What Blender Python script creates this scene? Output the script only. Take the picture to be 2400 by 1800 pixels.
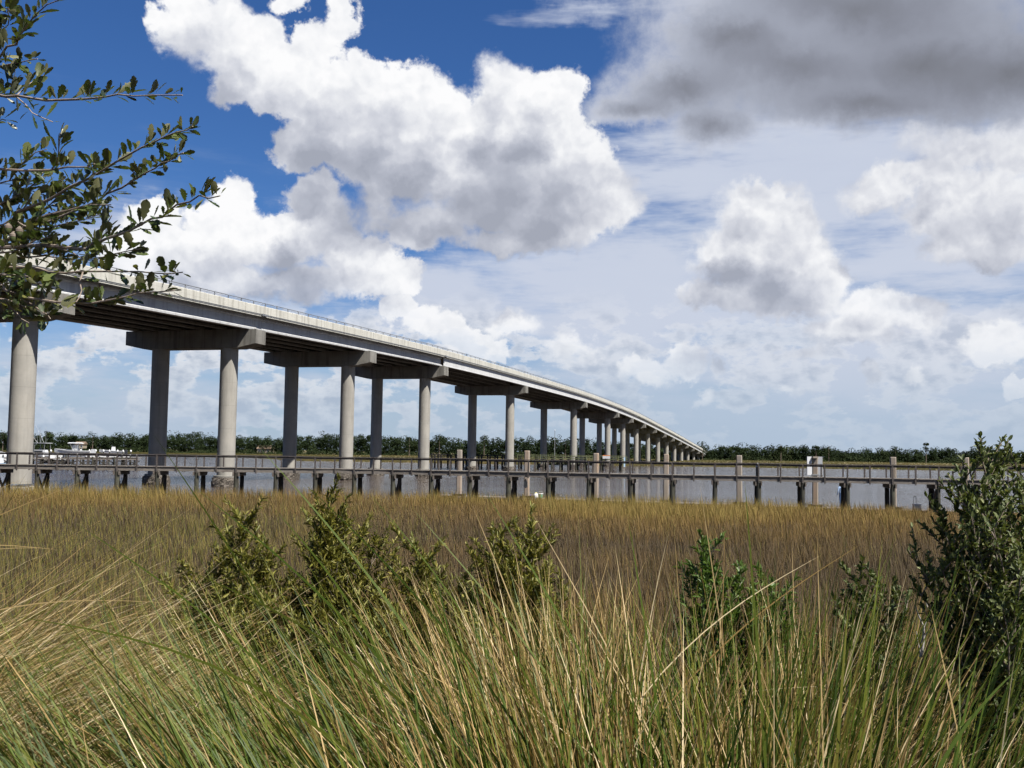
import bpy, bmesh, math, random
import numpy as np
from mathutils import Vector, Matrix

SC = bpy.context.scene
COL = SC.collection
R = math.radians
for o in list(bpy.data.objects):
    bpy.data.objects.remove(o, do_unlink=True)

# ------------------------------------------------------------------ camera
EYE = 4.0                      # metres above the water (water level = 0)
PITCH, ROLL, FPX = math.atan(161 / 2400), R(0.8), 2400.0
cam_d = bpy.data.cameras.new('camera')
cam_d.sensor_width = 36.0
cam_d.lens = 36.0
cam_d.clip_start = 0.05
cam_d.clip_end = 30000.0
cam = bpy.data.objects.new('camera', cam_d)
CAM_R = Matrix.Rotation(math.pi / 2 + PITCH, 3, 'X') @ Matrix.Rotation(ROLL, 3, 'Z')
cam.matrix_world = Matrix.Translation((0, 0, EYE)) @ CAM_R.to_4x4()
COL.objects.link(cam)
SC.camera = cam


def ray(px, py):
    """direction of a picture point (2400 x 1800 picture)"""
    return (CAM_R @ Vector(((px - 1200) / FPX, (900 - py) / FPX, -1.0))).normalized()


def at(px, py, y):
    """the place that a picture point has at a distance y in front of the camera"""
    d = ray(px, py)
    return Vector((0, 0, EYE)) + d * (y / d.y)


# ------------------------------------------------------------------ sun and exposure
SUN_DIR = Vector((0.60, -0.50, 1.0)).normalized()         # towards the sun: high, behind the camera, to the right
sun_d = bpy.data.lights.new('sun', 'SUN')
sun_d.energy = 5.0
sun_d.angle = R(0.53)
sun_d.color = (1.0, 0.95, 0.87)
sun = bpy.data.objects.new('sun', sun_d)
sun.rotation_euler = (-SUN_DIR).to_track_quat('-Z', 'Y').to_euler()
sun.location = (30, -30, 60)
COL.objects.link(sun)
vs = SC.view_settings
vs.view_transform = 'Standard'
vs.look = 'None'
vs.exposure = 1.08
vs.gamma = 1.0
vs.use_curve_mapping = False
SC.cycles.max_bounces = 6
SC.cycles.transparent_max_bounces = 8
SC.cycles.caustics_reflective = False
SC.cycles.caustics_refractive = False
SC.cycles.use_adaptive_sampling = True
SC.cycles.adaptive_threshold = 0.02
SC.cycles.adaptive_min_samples = 10
SC.cycles.use_denoising = True
SC.cycles.denoiser = 'OPENIMAGEDENOISE'
SC.cycles.denoising_input_passes = 'RGB_ALBEDO_NORMAL'
SC.cycles.denoising_prefilter = 'ACCURATE'

# ------------------------------------------------------------------ sky with clouds (world)
class NT:
    """small helper round a node tree"""
    def __init__(s, tree):
        s.t = tree

    def n(s, kind, **kw):
        nd = s.t.nodes.new(kind)
        for k, v in kw.items():
            setattr(nd, k, v)
        return nd

    def put(s, sock, v):
        if v is None:
            return
        if hasattr(v, 'is_output') or isinstance(v, bpy.types.NodeSocket):
            s.t.links.new(v, sock)
        else:
            if hasattr(sock, 'default_value'):
                try:
                    sock.default_value = v
                except Exception:
                    sock.default_value = (*v, 1.0)

    def math(s, op, a, b=None, c=None, clamp=False):
        nd = s.n('ShaderNodeMath', operation=op, use_clamp=clamp)
        for i, v in enumerate((a, b, c)):
            s.put(nd.inputs[i], v)
        return nd.outputs[0]

    def vm(s, op, a, b=None, scale=None):
        nd = s.n('ShaderNodeVectorMath', operation=op)
        s.put(nd.inputs[0], a)
        s.put(nd.inputs[1], b)
        if scale is not None:
            s.put(nd.inputs['Scale'], scale)
        return nd.outputs['Value'] if op in ('LENGTH', 'DOT_PRODUCT', 'DISTANCE') else nd.outputs[0]

    def noise(s, vec, scale, detail=4, rough=0.55, lac=2.0, dist=0.0, kind='FBM', out=0, norm=True):
        nd = s.n('ShaderNodeTexNoise', noise_dimensions='3D', noise_type=kind)
        if hasattr(nd, 'normalize') and kind == 'FBM':
            nd.normalize = norm
        s.put(nd.inputs['Vector'], vec)
        nd.inputs['Scale'].default_value = scale
        nd.inputs['Detail'].default_value = detail
        nd.inputs['Roughness'].default_value = rough
        nd.inputs['Lacunarity'].default_value = lac
        nd.inputs['Distortion'].default_value = dist
        return nd.outputs[out]

    def voronoi(s, vec, scale, detail=3, rough=0.5, feature='F1', smooth=0.6, lac=2.1):
        nd = s.n('ShaderNodeTexVoronoi', voronoi_dimensions='3D', feature=feature)
        nd.normalize = True
        s.put(nd.inputs['Vector'], vec)
        nd.inputs['Scale'].default_value = scale
        nd.inputs['Detail'].default_value = detail
        nd.inputs['Roughness'].default_value = rough
        nd.inputs['Lacunarity'].default_value = lac
        if feature == 'SMOOTH_F1':
            nd.inputs['Smoothness'].default_value = smooth
        return nd.outputs[0]

    def smooth(s, x, a, b, lo=0.0, hi=1.0, mode='SMOOTHSTEP'):
        nd = s.n('ShaderNodeMapRange', interpolation_type=mode)
        for i, v in enumerate((x, a, b, lo, hi)):
            s.put(nd.inputs[i], v)
        return nd.outputs[0]

    def mix(s, f, a, b, kind='MIX'):
        nd = s.n('ShaderNodeMix', data_type='RGBA', blend_type=kind)
        s.put(nd.inputs[0], f)
        s.put(nd.inputs[6], a if not isinstance(a, tuple) or len(a) == 4 else (*a, 1))
        s.put(nd.inputs[7], b if not isinstance(b, tuple) or len(b) == 4 else (*b, 1))
        return nd.outputs[2]

    def ramp(s, f, stops, mode='LINEAR'):
        nd = s.n('ShaderNodeValToRGB')
        cr = nd.color_ramp
        cr.interpolation = mode
        while len(cr.elements) < len(stops):
            cr.elements.new(0.5)
        for e, (p, c) in zip(cr.elements, stops):
            e.position = p
            e.color = (*c, 1) if len(c) == 3 else c
        s.put(nd.inputs[0], f)
        return nd.outputs[0]


def blob_group(name, blobs, k=0.25):
    """union of soft ellipses on the sky sphere: (px, py, rx, ry, tilt, weight) in picture points of the 2212 wide view"""
    g = bpy.data.node_groups.new(name, 'ShaderNodeTree')
    g.interface.new_socket('Vector', in_out='INPUT', socket_type='NodeSocketVector')
    g.interface.new_socket('Value', in_out='OUTPUT', socket_type='NodeSocketFloat')
    gi = g.nodes.new('NodeGroupInput')
    go = g.nodes.new('NodeGroupOutput')
    q = NT(g)
    acc = None
    vec = gi.outputs[0]
    S = 2400 / 2212
    for n, b in enumerate(blobs):
        px, py, rx, ry = (v * S for v in b[:4])
        w = b[4] if len(b) > 4 else 1.0
        c = ray(px, py)
        sx, sz = FPX / rx, FPX / ry
        if n % 6 == 5:            # a link to the sum so far keeps the shader's stack small
            md = q.n('ShaderNodeVectorMath', operation='MULTIPLY_ADD')
            q.put(md.inputs[0], acc)
            md.inputs[1].default_value = (1e-9, 1e-9, 1e-9)
            q.put(md.inputs[2], gi.outputs[0])
            vec = md.outputs[0]
        md = q.n('ShaderNodeVectorMath', operation='MULTIPLY_ADD')
        q.put(md.inputs[0], vec)
        md.inputs[1].default_value = (sx, 0.0, sz)
        md.inputs[2].default_value = (-sx * c.x / c.y, 0.0, -sz * c.z / c.y)
        val = q.math('MULTIPLY_ADD', q.vm('LENGTH', md.outputs[0]), -w, w)
        if acc is None:
            acc = val
        else:
            nd = q.n('ShaderNodeMath', operation='SMOOTH_MAX')
            q.put(nd.inputs[0], acc)
            q.put(nd.inputs[1], val)
            nd.inputs[2].default_value = k
            acc = nd.outputs[0]
    q.put(go.inputs[0], acc)
    return g


CUMULUS = [
    # the long diagonal bank
    (430, 60, 95, 85), (400, 5, 55, 40, .8), (520, 110, 110, 85), (620, 165, 110, 85), (720, 200, 115, 85), (840, 215, 120, 80),
    (940, 250, 100, 80), (720, 290, 130, 80), (830, 330, 130, 90), (920, 340, 130, 95), (640, 330, 70, 45, .8),
    (740, 60, 35, 55, .6), (690, 90, 70, 45, .7), (620, 12, 45, 28, .6), (1090, 185, 75, 70), (1190, 190, 75, 65), (1130, 290, 150, 130),
    (1230, 350, 110, 110), (1060, 420, 150, 90), (1180, 450, 180, 90), (1300, 440, 85, 80), (1130, 515, 170, 40),
    (1000, 370, 110, 90), (830, 430, 60, 60, .5), (930, 480, 90, 60, .6), (480, 200, 35, 25, .5), (345, 35, 30, 25, .5),
    # the cumulus under it
    (670, 430, 75, 60), (720, 490, 95, 75), (790, 555, 105, 65), (850, 600, 90, 45), (610, 535, 110, 70), (480, 540, 100, 60),
    (400, 565, 120, 55), (330, 480, 60, 50, .8), (290, 545, 80, 60, .8), (560, 620, 300, 45), (500, 430, 45, 40, .5), (480, 480, 70, 40, .6),
    # right of the middle
    (1625, 462, 85, 60), (1715, 490, 90, 88), (1575, 545, 95, 68), (1665, 585, 165, 88), (1770, 565, 75, 108),
    (1815, 580, 40, 42), (1880, 650, 90, 48), (1960, 690, 90, 48), (1850, 710, 110, 50), (1645, 648, 165, 42),
    # far right
    (1910, 415, 70, 42), (2010, 405, 75, 42), (2060, 465, 120, 62), (2160, 470, 120, 90), (2120, 530, 140, 48), (2200, 340, 110, 90, .8), (2050, 340, 120, 60, .5),
    # small low ones
    (870, 670, 45, 28, .8), (940, 700, 60, 34, .9), (1000, 735, 60, 30, .9), (1060, 765, 50, 24, .9),
    (1500, 785, 50, 38, .9), (1555, 800, 20, 30, .9), (1400, 790, 70, 34, .8), (1230, 745, 55, 35, .55),
    (1110, 700, 60, 35, .5), (1725, 755, 60, 22, .55), (1870, 815, 32, 22, .75), (1985, 825, 30, 17, .7), (2190, 830, 42, 24, .85),
    (1700, 840, 34, 17, .6), (1345, 880, 40, 17, .7), (1520, 870, 30, 14, .5), (2160, 740, 80, 40, .5)]
DARK = [(1480, 190, 210, 95), (1380, 225, 130, 55, .9), (1700, 140, 380, 170), (2000, 140, 430, 190), (1540, 280, 130, 80, .8),
        (2180, 170, 330, 160), (1580, 90, 220, 95), (1850, 10, 520, 170), (1850, 230, 380, 95, .9)]
# the thin white layer behind the cumulus
VEIL = [(1750, 380, 520, 190), (1350, 640, 420, 200), (2000, 560, 420, 260), (950, 640, 300, 110, .8), (430, 510, 260, 80, .9), (1900, 800, 600, 120), (1280, 40, 190, 34, .45), (1560, 20, 220, 60, .6), (300, 860, 500, 180, .6)]

SKY_K = 2 ** -vs.exposure       # keeps the sky as it is when the exposure changes
world = bpy.data.worlds.new('World')
SC.world = world
world.use_nodes = True
world.cycles.sampling_method = 'MANUAL'
world.cycles.sample_map_resolution = 512
wt = world.node_tree
wt.nodes.clear()
q = NT(wt)
tc = q.n('ShaderNodeTexCoord').outputs['Generated']
D = q.vm('NORMALIZE', tc)
sep = q.n('ShaderNodeSeparateXYZ')
q.put(sep.inputs[0], D)
DX, DY, DZ = sep.outputs
sky = q.n('ShaderNodeTexSky', sky_type='NISHITA')
sky.sun_disc = False
sky.sun_elevation = math.asin(SUN_DIR.z)
sky.sun_rotation = math.atan2(SUN_DIR.x, SUN_DIR.y)
sky.altitude = 0.0
sky.air_density = 1.0
sky.dust_density = 0.3
sky.ozone_density = 4.0
hs = q.n('ShaderNodeHueSaturation')
hs.inputs['Saturation'].default_value = 1.14
q.put(hs.inputs['Color'], sky.outputs[0])
sky_col = q.vm('MULTIPLY', hs.outputs[0], (0.054, 0.070, 0.096))


def grp(g, v):
    nd = q.n('ShaderNodeGroup')
    nd.node_tree = g
    q.put(nd.inputs[0], v)
    return nd.outputs[0]


# --- the deck of small far clouds, the thin veil and the far air: the same all round the sky
den = q.math('ADD', q.math('ABSOLUTE', DZ), 0.05)
flat = q.n('ShaderNodeCombineXYZ')
q.put(flat.inputs[0], q.math('DIVIDE', DX, den))
q.put(flat.inputs[1], q.math('DIVIDE', DY, den))
vv = flat.outputs[0]
veil_n = q.noise(q.vm('MULTIPLY', D, (5.0, 5.0, 26.0)), 1.0, 5, 0.6)
veil_el = q.smooth(DZ, 0.04, 0.34, 1.0, 0.0, 'LINEAR')
side = q.smooth(DX, -0.25, 0.30)
veil = q.smooth(q.math('ADD', q.math('MULTIPLY_ADD', veil_el, 0.55, veil_n), q.math('MULTIPLY', side, 0.16)), 0.62, 1.12)
veil = q.math('MULTIPLY', veil, q.math('MULTIPLY_ADD', side, 0.5, 0.38))
base = q.mix(veil, sky_col, (0.52, 0.60, 0.74))
deck_n = q.noise(vv, 0.62, 6, 0.58)
deck_f = q.math('ADD', deck_n, q.math('MULTIPLY', q.math('SUBTRACT', q.noise(vv, 0.16, 1, 0.5), 0.5), 0.6))


def finish(c):
    """far air low over the horizon"""
    c = q.mix(q.smooth(DZ, -0.01, 0.13, 0.80, 0.0), c, (0.415, 0.52, 0.655))
    c = q.mix(q.smooth(DZ, -0.03, 0.0, 1.0, 0.0), c, (0.25, 0.30, 0.36))
    nd = q.n('ShaderNodeBackground')
    q.put(nd.inputs[0], c)
    nd.inputs[1].default_value = SKY_K
    return nd.outputs[0]


# --- the sky outside the view: broken cumulus, its cover thinned to deepen the shade
out_a = q.smooth(deck_f, 0.56, 0.68)
out_c = q.ramp(deck_f, [(0.50, (0.80, 0.81, 0.84)), (0.62, (0.72, 0.73, 0.77)), (0.80, (0.36, 0.38, 0.44))])
BG_OUT = finish(q.mix(out_a, base, out_c))

# --- the clouds in view, one by one
LS = Vector((0.36, 0.0, 0.93))                                       # up the sky towards the sun
w1 = q.vm('SUBTRACT', q.noise(D, 9.0, 2, 0.5, out=1), (0.5, 0.5, 0.5))
w2 = q.vm('SUBTRACT', q.noise(D, 34.0, 4, 0.58, out=1), (0.5, 0.5, 0.5))
T = q.vm('DIVIDE', D, None)
tn = T.node
cxyz = q.n('ShaderNodeCombineXYZ')
for _i in range(3):
    q.put(cxyz.inputs[_i], DY)
q.put(tn.inputs[1], cxyz.outputs[0])
w3 = q.vm('SUBTRACT', q.noise(D, 120.0, 3, 0.6, out=1), (0.5, 0.5, 0.5))
Dw = q.vm('ADD', q.vm('ADD', T, q.vm('SCALE', w1, scale=0.060)), q.vm('ADD', q.vm('SCALE', w2, scale=0.036), q.vm('SCALE', w3, scale=0.010)))


def off(v, k):
    return q.vm('ADD', v, tuple(LS * k))


def puff(v):
    return q.math('SUBTRACT', 0.5, q.voronoi(v, 30.0, 2.0, 0.6, 'F1'))


vp = q.vm('ADD', D, q.vm('SCALE', w2, scale=0.022))
fine = q.math('SUBTRACT', q.noise(D, 62.0, 6, 0.62), 0.5)
p0 = puff(vp)
p1 = puff(off(vp, 0.009))
vq = q.vm('ADD', D, q.vm('SCALE', w2, scale=0.030))
lump = q.math('SUBTRACT', q.voronoi(vq, 13.0, 1.0, 0.5, 'F1'), q.voronoi(off(vq, 0.022), 13.0, 1.0, 0.5, 'F1'))
CUT = 1400.0                    # the view's sky is worked out in two halves, each with the clouds that reach into it


def near(lst, sgn):
    return [b for b in lst if sgn * (b[0] - CUT) < 1.7 * b[2] + 110]


soft = q.math('SUBTRACT', q.noise(vp, 14.0, 4, 0.55), 0.5)
edge_w = q.smooth(q.noise(D, 7.0, 2, 0.5), 0.40, 0.66, 0.13, 0.62)      # crisp heads, wispy flanks
dnoise = q.math('MULTIPLY', q.math('SUBTRACT', q.noise(vp, 7.0, 4, 0.55), 0.5), 0.55)
low = q.math('MULTIPLY', q.smooth(DZ, 0.10, 0.17, 1.0, 0.0), q.smooth(DX, -0.15, 0.12, 1.0, 0.6))
low_n = q.math('MULTIPLY_ADD', p0, 0.16, q.noise(q.vm('MULTIPLY', D, (15.0, 15.0, 32.0)), 1.0, 6, 0.60))
low_a = q.math('MULTIPLY', q.smooth(low_n, 0.49, 0.56), q.math('MULTIPLY', low, 0.95))
low_c = q.ramp(q.math('MULTIPLY_ADD', q.math('SUBTRACT', p1, p0), 0.5, low_n), [(0.46, (0.86, 0.87, 0.90)), (0.57, (0.76, 0.78, 0.83)), (0.70, (0.42, 0.47, 0.57))])


def clouds(sgn, nm):
    GC = blob_group('cumulus_field_' + nm, near(CUMULUS, sgn))
    GB = blob_group('cumulus_bulk_' + nm, near([b for b in CUMULUS if b[2] >= 70 and len(b) == 4], sgn))
    GD = blob_group('dark_cloud_' + nm, near(DARK, sgn), 0.5)
    GV = blob_group('veil_' + nm, near(VEIL, sgn))
    F0 = grp(GC, Dw)
    h0 = q.math('ADD', q.math('MULTIPLY_ADD', p0, 0.42, F0), q.math('MULTIPLY', fine, 0.55))
    a_c = q.math('MULTIPLY', q.smooth(h0, -0.06, edge_w), q.smooth(DZ, 0.03, 0.20, 0.55, 1.0))
    tau = q.math('MULTIPLY', q.math('MAXIMUM', q.math('ADD', grp(GB, off(Dw, 0.028)), q.math('MULTIPLY', p0, 0.2)), 0.0), 0.9)
    tau = q.math('ADD', tau, q.math('MULTIPLY', q.math('MAXIMUM', grp(GB, off(Dw, 0.070)), 0.0), 1.5))
    tau = q.math('ADD', tau, q.math('MULTIPLY', q.math('MAXIMUM', grp(GD, off(Dw, 0.105)), 0.0), 0.75))     # the dark bank stands between them and the sun
    sh = q.math('ADD', tau, q.math('MULTIPLY', soft, 0.7))
    sh = q.math('ADD', sh, q.math('MULTIPLY', q.math('SUBTRACT', p1, p0), 1.5))
    sh = q.math('ADD', sh, q.math('MULTIPLY', fine, 0.4))
    sh = q.math('ADD', sh, q.math('MULTIPLY', lump, 1.0))
    sh = q.math('MULTIPLY_ADD', sh, 0.52, 0.05)
    cum = q.ramp(sh, [(0.0, (0.98, 0.98, 0.99)), (0.14, (0.89, 0.90, 0.925)), (0.40, (0.66, 0.68, 0.745)), (0.70, (0.47, 0.495, 0.575)), (1.0, (0.37, 0.395, 0.47))])

    # the near, dark cloud, seen from below
    Fd = grp(GD, Dw)
    hd = q.math('ADD', q.math('MULTIPLY_ADD', p0, 0.14, Fd), q.math('MULTIPLY', fine, 0.34))
    a_d = q.smooth(hd, -0.05, 0.55)
    dk = q.math('ADD', q.smooth(Fd, -0.25, 1.15), dnoise)
    dk = q.math('ADD', dk, q.smooth(DX, 0.05, 0.42, -0.14, 0.10))
    dk = q.math('ADD', dk, q.math('MULTIPLY', q.smooth(DX, 0.38, 0.47), q.smooth(DZ, 0.20, 0.35, -0.75, 0.0)))
    dcol = q.ramp(dk, [(0.0, (0.74, 0.76, 0.80)), (0.22, (0.58, 0.61, 0.70)), (0.50, (0.39, 0.42, 0.505)), (0.80, (0.265, 0.282, 0.34)), (1.0, (0.20, 0.21, 0.245))])

    v2 = q.math('MULTIPLY_ADD', q.math('SUBTRACT', veil_n, 0.5), 2.8, grp(GV, Dw))
    c = q.mix(q.math('MULTIPLY', q.smooth(v2, -0.15, 0.75), 0.92), base, (0.60, 0.65, 0.77))
    c = q.mix(low_a, c, low_c)
    c = q.mix(a_c, c, cum)
    c = q.mix(a_d, c, dcol)
    return finish(c)


sepT = q.n('ShaderNodeSeparateXYZ')
q.put(sepT.inputs[0], T)
_c = ray(CUT * 2400 / 2212, 500)
m2 = q.n('ShaderNodeMixShader')
q.put(m2.inputs[0], q.math('GREATER_THAN', sepT.outputs[0], _c.x / _c.y))
wt.links.new(clouds(1, 'left'), m2.inputs[1])
wt.links.new(clouds(-1, 'right'), m2.inputs[2])
BG_IN = m2.outputs[0]
ms = q.n('ShaderNodeMixShader')
q.put(ms.inputs[0], q.smooth(q.vm('DOT_PRODUCT', D, tuple(ray(1200, 700))), 0.80, 0.835))
wt.links.new(BG_OUT, ms.inputs[1])
wt.links.new(BG_IN, ms.inputs[2])
wo = q.n('ShaderNodeOutputWorld')
wt.links.new(ms.outputs[0], wo.inputs[0])

# ------------------------------------------------------------------ helpers
rng = np.random.default_rng(7)
random.seed(7)
V = Vector


def tag(o, label=None, cat=None, group=None, kind=None):
    for k, v in (('label', label), ('category', cat), ('group', group), ('kind', kind)):
        if v:
            o[k] = v
    return o


def mesh_from(name, verts, faces, mat=None, smooth=False):
    me = bpy.data.meshes.new(name)
    me.from_pydata([tuple(v) for v in verts], [], faces)
    if smooth:
        me.polygons.foreach_set('use_smooth', [True] * len(me.polygons))
    if mat:
        me.materials.append(mat)
    me.update()
    return me


def link(name, me, parent=None, loc=None):
    o = bpy.data.objects.new(name, me)
    COL.objects.link(o)
    if parent:
        o.parent = parent
    if loc is not None:
        o.location = loc
    return o


def empty(name, loc=(0, 0, 0), rz=0.0):
    o = bpy.data.objects.new(name, None)
    COL.objects.link(o)
    o.location = loc
    o.rotation_euler = (0, 0, rz)
    o.empty_display_size = 0.2
    return o


class MB:
    """collects shapes for one mesh"""
    def __init__(s):
        s.v, s.f = [], []

    def add(s, vs, fs):
        k = len(s.v)
        s.v += [tuple(v) for v in vs]
        s.f += [tuple(i + k for i in f) for f in fs]
        return s

    def box(s, c, size, rz=0.0, taper=1.0, axes=None):
        hx, hy, hz = size[0] / 2, size[1] / 2, size[2] / 2
        c = V(c)
        if axes is None:
            ax, ay, az = V((math.cos(rz), math.sin(rz), 0)), V((-math.sin(rz), math.cos(rz), 0)), V((0, 0, 1))
        else:
            ax, ay, az = axes
        vs = []
        for z, k in ((-hz, 1.0), (hz, taper)):
            for x, y in ((-hx, -hy), (hx, -hy), (hx, hy), (-hx, hy)):
                vs.append(c + ax * (x * k) + ay * (y * k) + az * z)
        return s.add(vs, [(3, 2, 1, 0), (4, 5, 6, 7), (0, 1, 5, 4), (1, 2, 6, 5), (2, 3, 7, 6), (3, 0, 4, 7)])

    def bar(s, a, b, w, h, up=V((0, 0, 1))):
        a, b = V(a), V(b)
        d = (b - a)
        L = d.length
        d.normalize()
        sd = d.cross(up)
        if sd.length < 1e-4:
            sd = d.cross(V((1, 0, 0)))
        sd.normalize()
        u = sd.cross(d)
        return s.box((a + b) / 2, (L, w, h), axes=(d, sd, u))

    def tube(s, pts, rad, n=6, cap=True):
        pts = [V(p) for p in pts]
        k = len(pts)
        if not hasattr(rad, '__len__'):
            rad = [rad] * k
        vs, fs = [], []
        ref = None
        for i, p in enumerate(pts):
            d = (pts[min(i + 1, k - 1)] - pts[max(i - 1, 0)]).normalized()
            if ref is None:
                ref = d.orthogonal().normalized()
            ref = (ref - d * ref.dot(d))
            if ref.length < 1e-5:
                ref = d.orthogonal()
            ref.normalize()
            o = d.cross(ref)
            for j in range(n):
                t = 2 * math.pi * j / n
                vs.append(p + (ref * math.cos(t) + o * math.sin(t)) * rad[i])
        for i in range(k - 1):
            for j in range(n):
                a, b = i * n + j, i * n + (j + 1) % n
                fs.append((a, b, b + n, a + n))
        if cap:
            fs.append(tuple(range(n - 1, -1, -1)))
            fs.append(tuple(range((k - 1) * n, k * n)))
        return s.add(vs, fs)

    def lathe(s, c, prof, n=16):
        """prof: (radius, z) from the bottom up, closed with caps"""
        c = V(c)
        vs, fs = [], []
        for r, z in prof:
            for j in range(n):
                t = 2 * math.pi * j / n
                vs.append(c + V((r * math.cos(t), r * math.sin(t), z)))
        for i in range(len(prof) - 1):
            for j in range(n):
                a, b = i * n + j, i * n + (j + 1) % n
                fs.append((a, b, b + n, a + n))
        fs.append(tuple(range(n - 1, -1, -1)))
        fs.append(tuple(range((len(prof) - 1) * n, len(prof) * n)))
        return s.add(vs, fs)

    def sweep(s, rings):
        """rings: lists of points, all of one length, joined and capped"""
        n = len(rings[0])
        vs = [p for r in rings for p in r]
        fs = []
        for i in range(len(rings) - 1):
            for j in range(n):
                a, b = i * n + j, i * n + (j + 1) % n
                fs.append((a, b, b + n, a + n))
        fs.append(tuple(range(n - 1, -1, -1)))
        fs.append(tuple(range((len(rings) - 1) * n, len(rings) * n)))
        return s.add(vs, fs)

    def mesh(s, name, mat, smooth=False):
        me = mesh_from(name, s.v, s.f, mat, smooth)
        bm = bmesh.new()
        bm.from_mesh(me)
        bmesh.ops.recalc_face_normals(bm, faces=bm.faces)
        bm.to_mesh(me)
        bm.free()
        if smooth:
            me.set_sharp_from_angle(angle=R(40))
        return me

    def build(s, name, mat, parent=None, smooth=False):
        return link(name, s.mesh(name, mat, smooth), parent)


def big_mesh(name, verts, faces_flat, counts, mat, attrs=None, smooth=False):
    """numpy mesh; attrs: name -> per-vertex floats"""
    me = bpy.data.meshes.new(name)
    nv, nl, nf = len(verts), len(faces_flat), len(counts)
    me.vertices.add(nv)
    me.vertices.foreach_set('co', np.ascontiguousarray(verts, dtype=np.float32).ravel())
    me.loops.add(nl)
    me.loops.foreach_set('vertex_index', np.ascontiguousarray(faces_flat, dtype=np.int32))
    me.polygons.add(nf)
    st = np.zeros(nf, dtype=np.int32)
    st[1:] = np.cumsum(counts)[:-1]
    me.polygons.foreach_set('loop_start', st)
    if smooth:
        me.polygons.foreach_set('use_smooth', np.ones(nf, dtype=bool))
    me.update(calc_edges=True)
    me.materials.append(mat)
    for k, a in (attrs or {}).items():
        at_ = me.attributes.new(k, 'FLOAT', 'POINT')
        at_.data.foreach_set('value', np.ascontiguousarray(a, dtype=np.float32))
    return me


# ------------------------------------------------------------------ materials
def new_mat(name):
    m = bpy.data.materials.new(name)
    m.use_nodes = True
    m.node_tree.nodes.clear()
    q = NT(m.node_tree)
    out = q.n('ShaderNodeOutputMaterial')
    return m, q, out


def pbsdf(q, out, col, rough=0.8, bump=None, bstr=0.3, bdist=0.02, spec=0.5, metal=0.0):
    b = q.n('ShaderNodeBsdfPrincipled')
    q.put(b.inputs['Base Color'], col if not isinstance(col, tuple) else (*col, 1))
    q.put(b.inputs['Roughness'], rough)
    b.inputs['Specular IOR Level'].default_value = spec
    b.inputs['Metallic'].default_value = metal
    if bump is not None:
        bn = q.n('ShaderNodeBump')
        bn.inputs['Strength'].default_value = bstr
        bn.inputs['Distance'].default_value = bdist
        q.put(bn.inputs['Height'], bump)
        q.put(b.inputs['Normal'], bn.outputs[0])
    q.t.links.new(b.outputs[0], out.inputs[0])
    return b


def pos(q):
    return q.n('ShaderNodeNewGeometry').outputs['Position']


def mat_concrete(name, a, b, streak=0.35, stain=(0.16, 0.15, 0.13), rough=0.85):
    m, q, out = new_mat(name)
    P = pos(q)
    n1 = q.noise(P, 0.55, 5, 0.6)
    n2 = q.noise(q.vm('MULTIPLY', P, (2.2, 2.2, 0.16)), 1.0, 5, 0.6)
    n3 = q.noise(P, 5.0, 3, 0.6)
    c = q.mix(q.smooth(n1, 0.3, 0.7), a, b)
    c = q.mix(q.math('MULTIPLY', q.smooth(n2, 0.47, 0.66), streak), c, stain)
    c = q.mix(q.math('MULTIPLY', q.smooth(n3, 0.42, 0.75), 0.22), c, tuple(x * 0.72 for x in a))
    sepz = q.n('ShaderNodeSeparateXYZ')
    q.put(sepz.inputs[0], P)
    lift = q.math('FRACT', q.math('DIVIDE', sepz.outputs[2], 2.45))
    joint = q.smooth(q.math('ABSOLUTE', q.math('SUBTRACT', lift, 0.5)), 0.006, 0.012, 1.0, 0.0)
    c = q.mix(q.math('MULTIPLY', joint, 0.30), c, tuple(x * 0.5 for x in a))
    pbsdf(q, out, c, rough, q.math('ADD', n3, q.math('MULTIPLY', joint, -0.8)), 0.10, 0.02, 0.25)
    return m


def mat_noise(name, stops, scale=4.0, stretch=(1, 1, 1), rough=0.8, bump=0.3, bdist=0.02, detail=5, spec=0.4, metal=0.0):
    m, q, out = new_mat(name)
    n = q.noise(q.vm('MULTIPLY', pos(q), stretch), scale, detail, 0.62)
    n2 = q.noise(pos(q), scale * 0.17, 3, 0.5)
    f = q.math('ADD', q.math('MULTIPLY', n, 0.65), q.math('MULTIPLY', n2, 0.35))
    pbsdf(q, out, q.ramp(q.smooth(f, 0.30, 0.70, mode='LINEAR'), stops), rough, n if bump else None, bump, bdist, spec, metal)
    return m


def mat_blade(name, stops, trans=0.35, rough=0.5, spec=0.35, tipdry=None):
    """leaf or blade: colour by the per-blade attribute 'tone', thin and a little translucent"""
    m, q, out = new_mat(name)
    at_ = q.n('ShaderNodeAttribute', attribute_name='tone')
    c = q.ramp(at_.outputs['Fac'], stops)
    if tipdry is not None:
        al = q.n('ShaderNodeAttribute', attribute_name='along')
        c = q.mix(q.math('MULTIPLY', q.smooth(al.outputs['Fac'], 0.55, 1.0), 0.6), c, tipdry)
    b = q.n('ShaderNodeBsdfPrincipled')
    q.put(b.inputs['Base Color'], c)
    b.inputs['Roughness'].default_value = rough
    b.inputs['Specular IOR Level'].default_value = spec
    t = q.n('ShaderNodeBsdfTranslucent')
    q.put(t.inputs[0], q.mix(1.0, c, (1.0, 1.0, 0.55), 'MULTIPLY'))
    mx = q.n('ShaderNodeMixShader')
    mx.inputs[0].default_value = trans
    q.t.links.new(b.outputs[0], mx.inputs[1])
    q.t.links.new(t.outputs[0], mx.inputs[2])
    q.t.links.new(mx.outputs[0], out.inputs[0])
    return m


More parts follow.
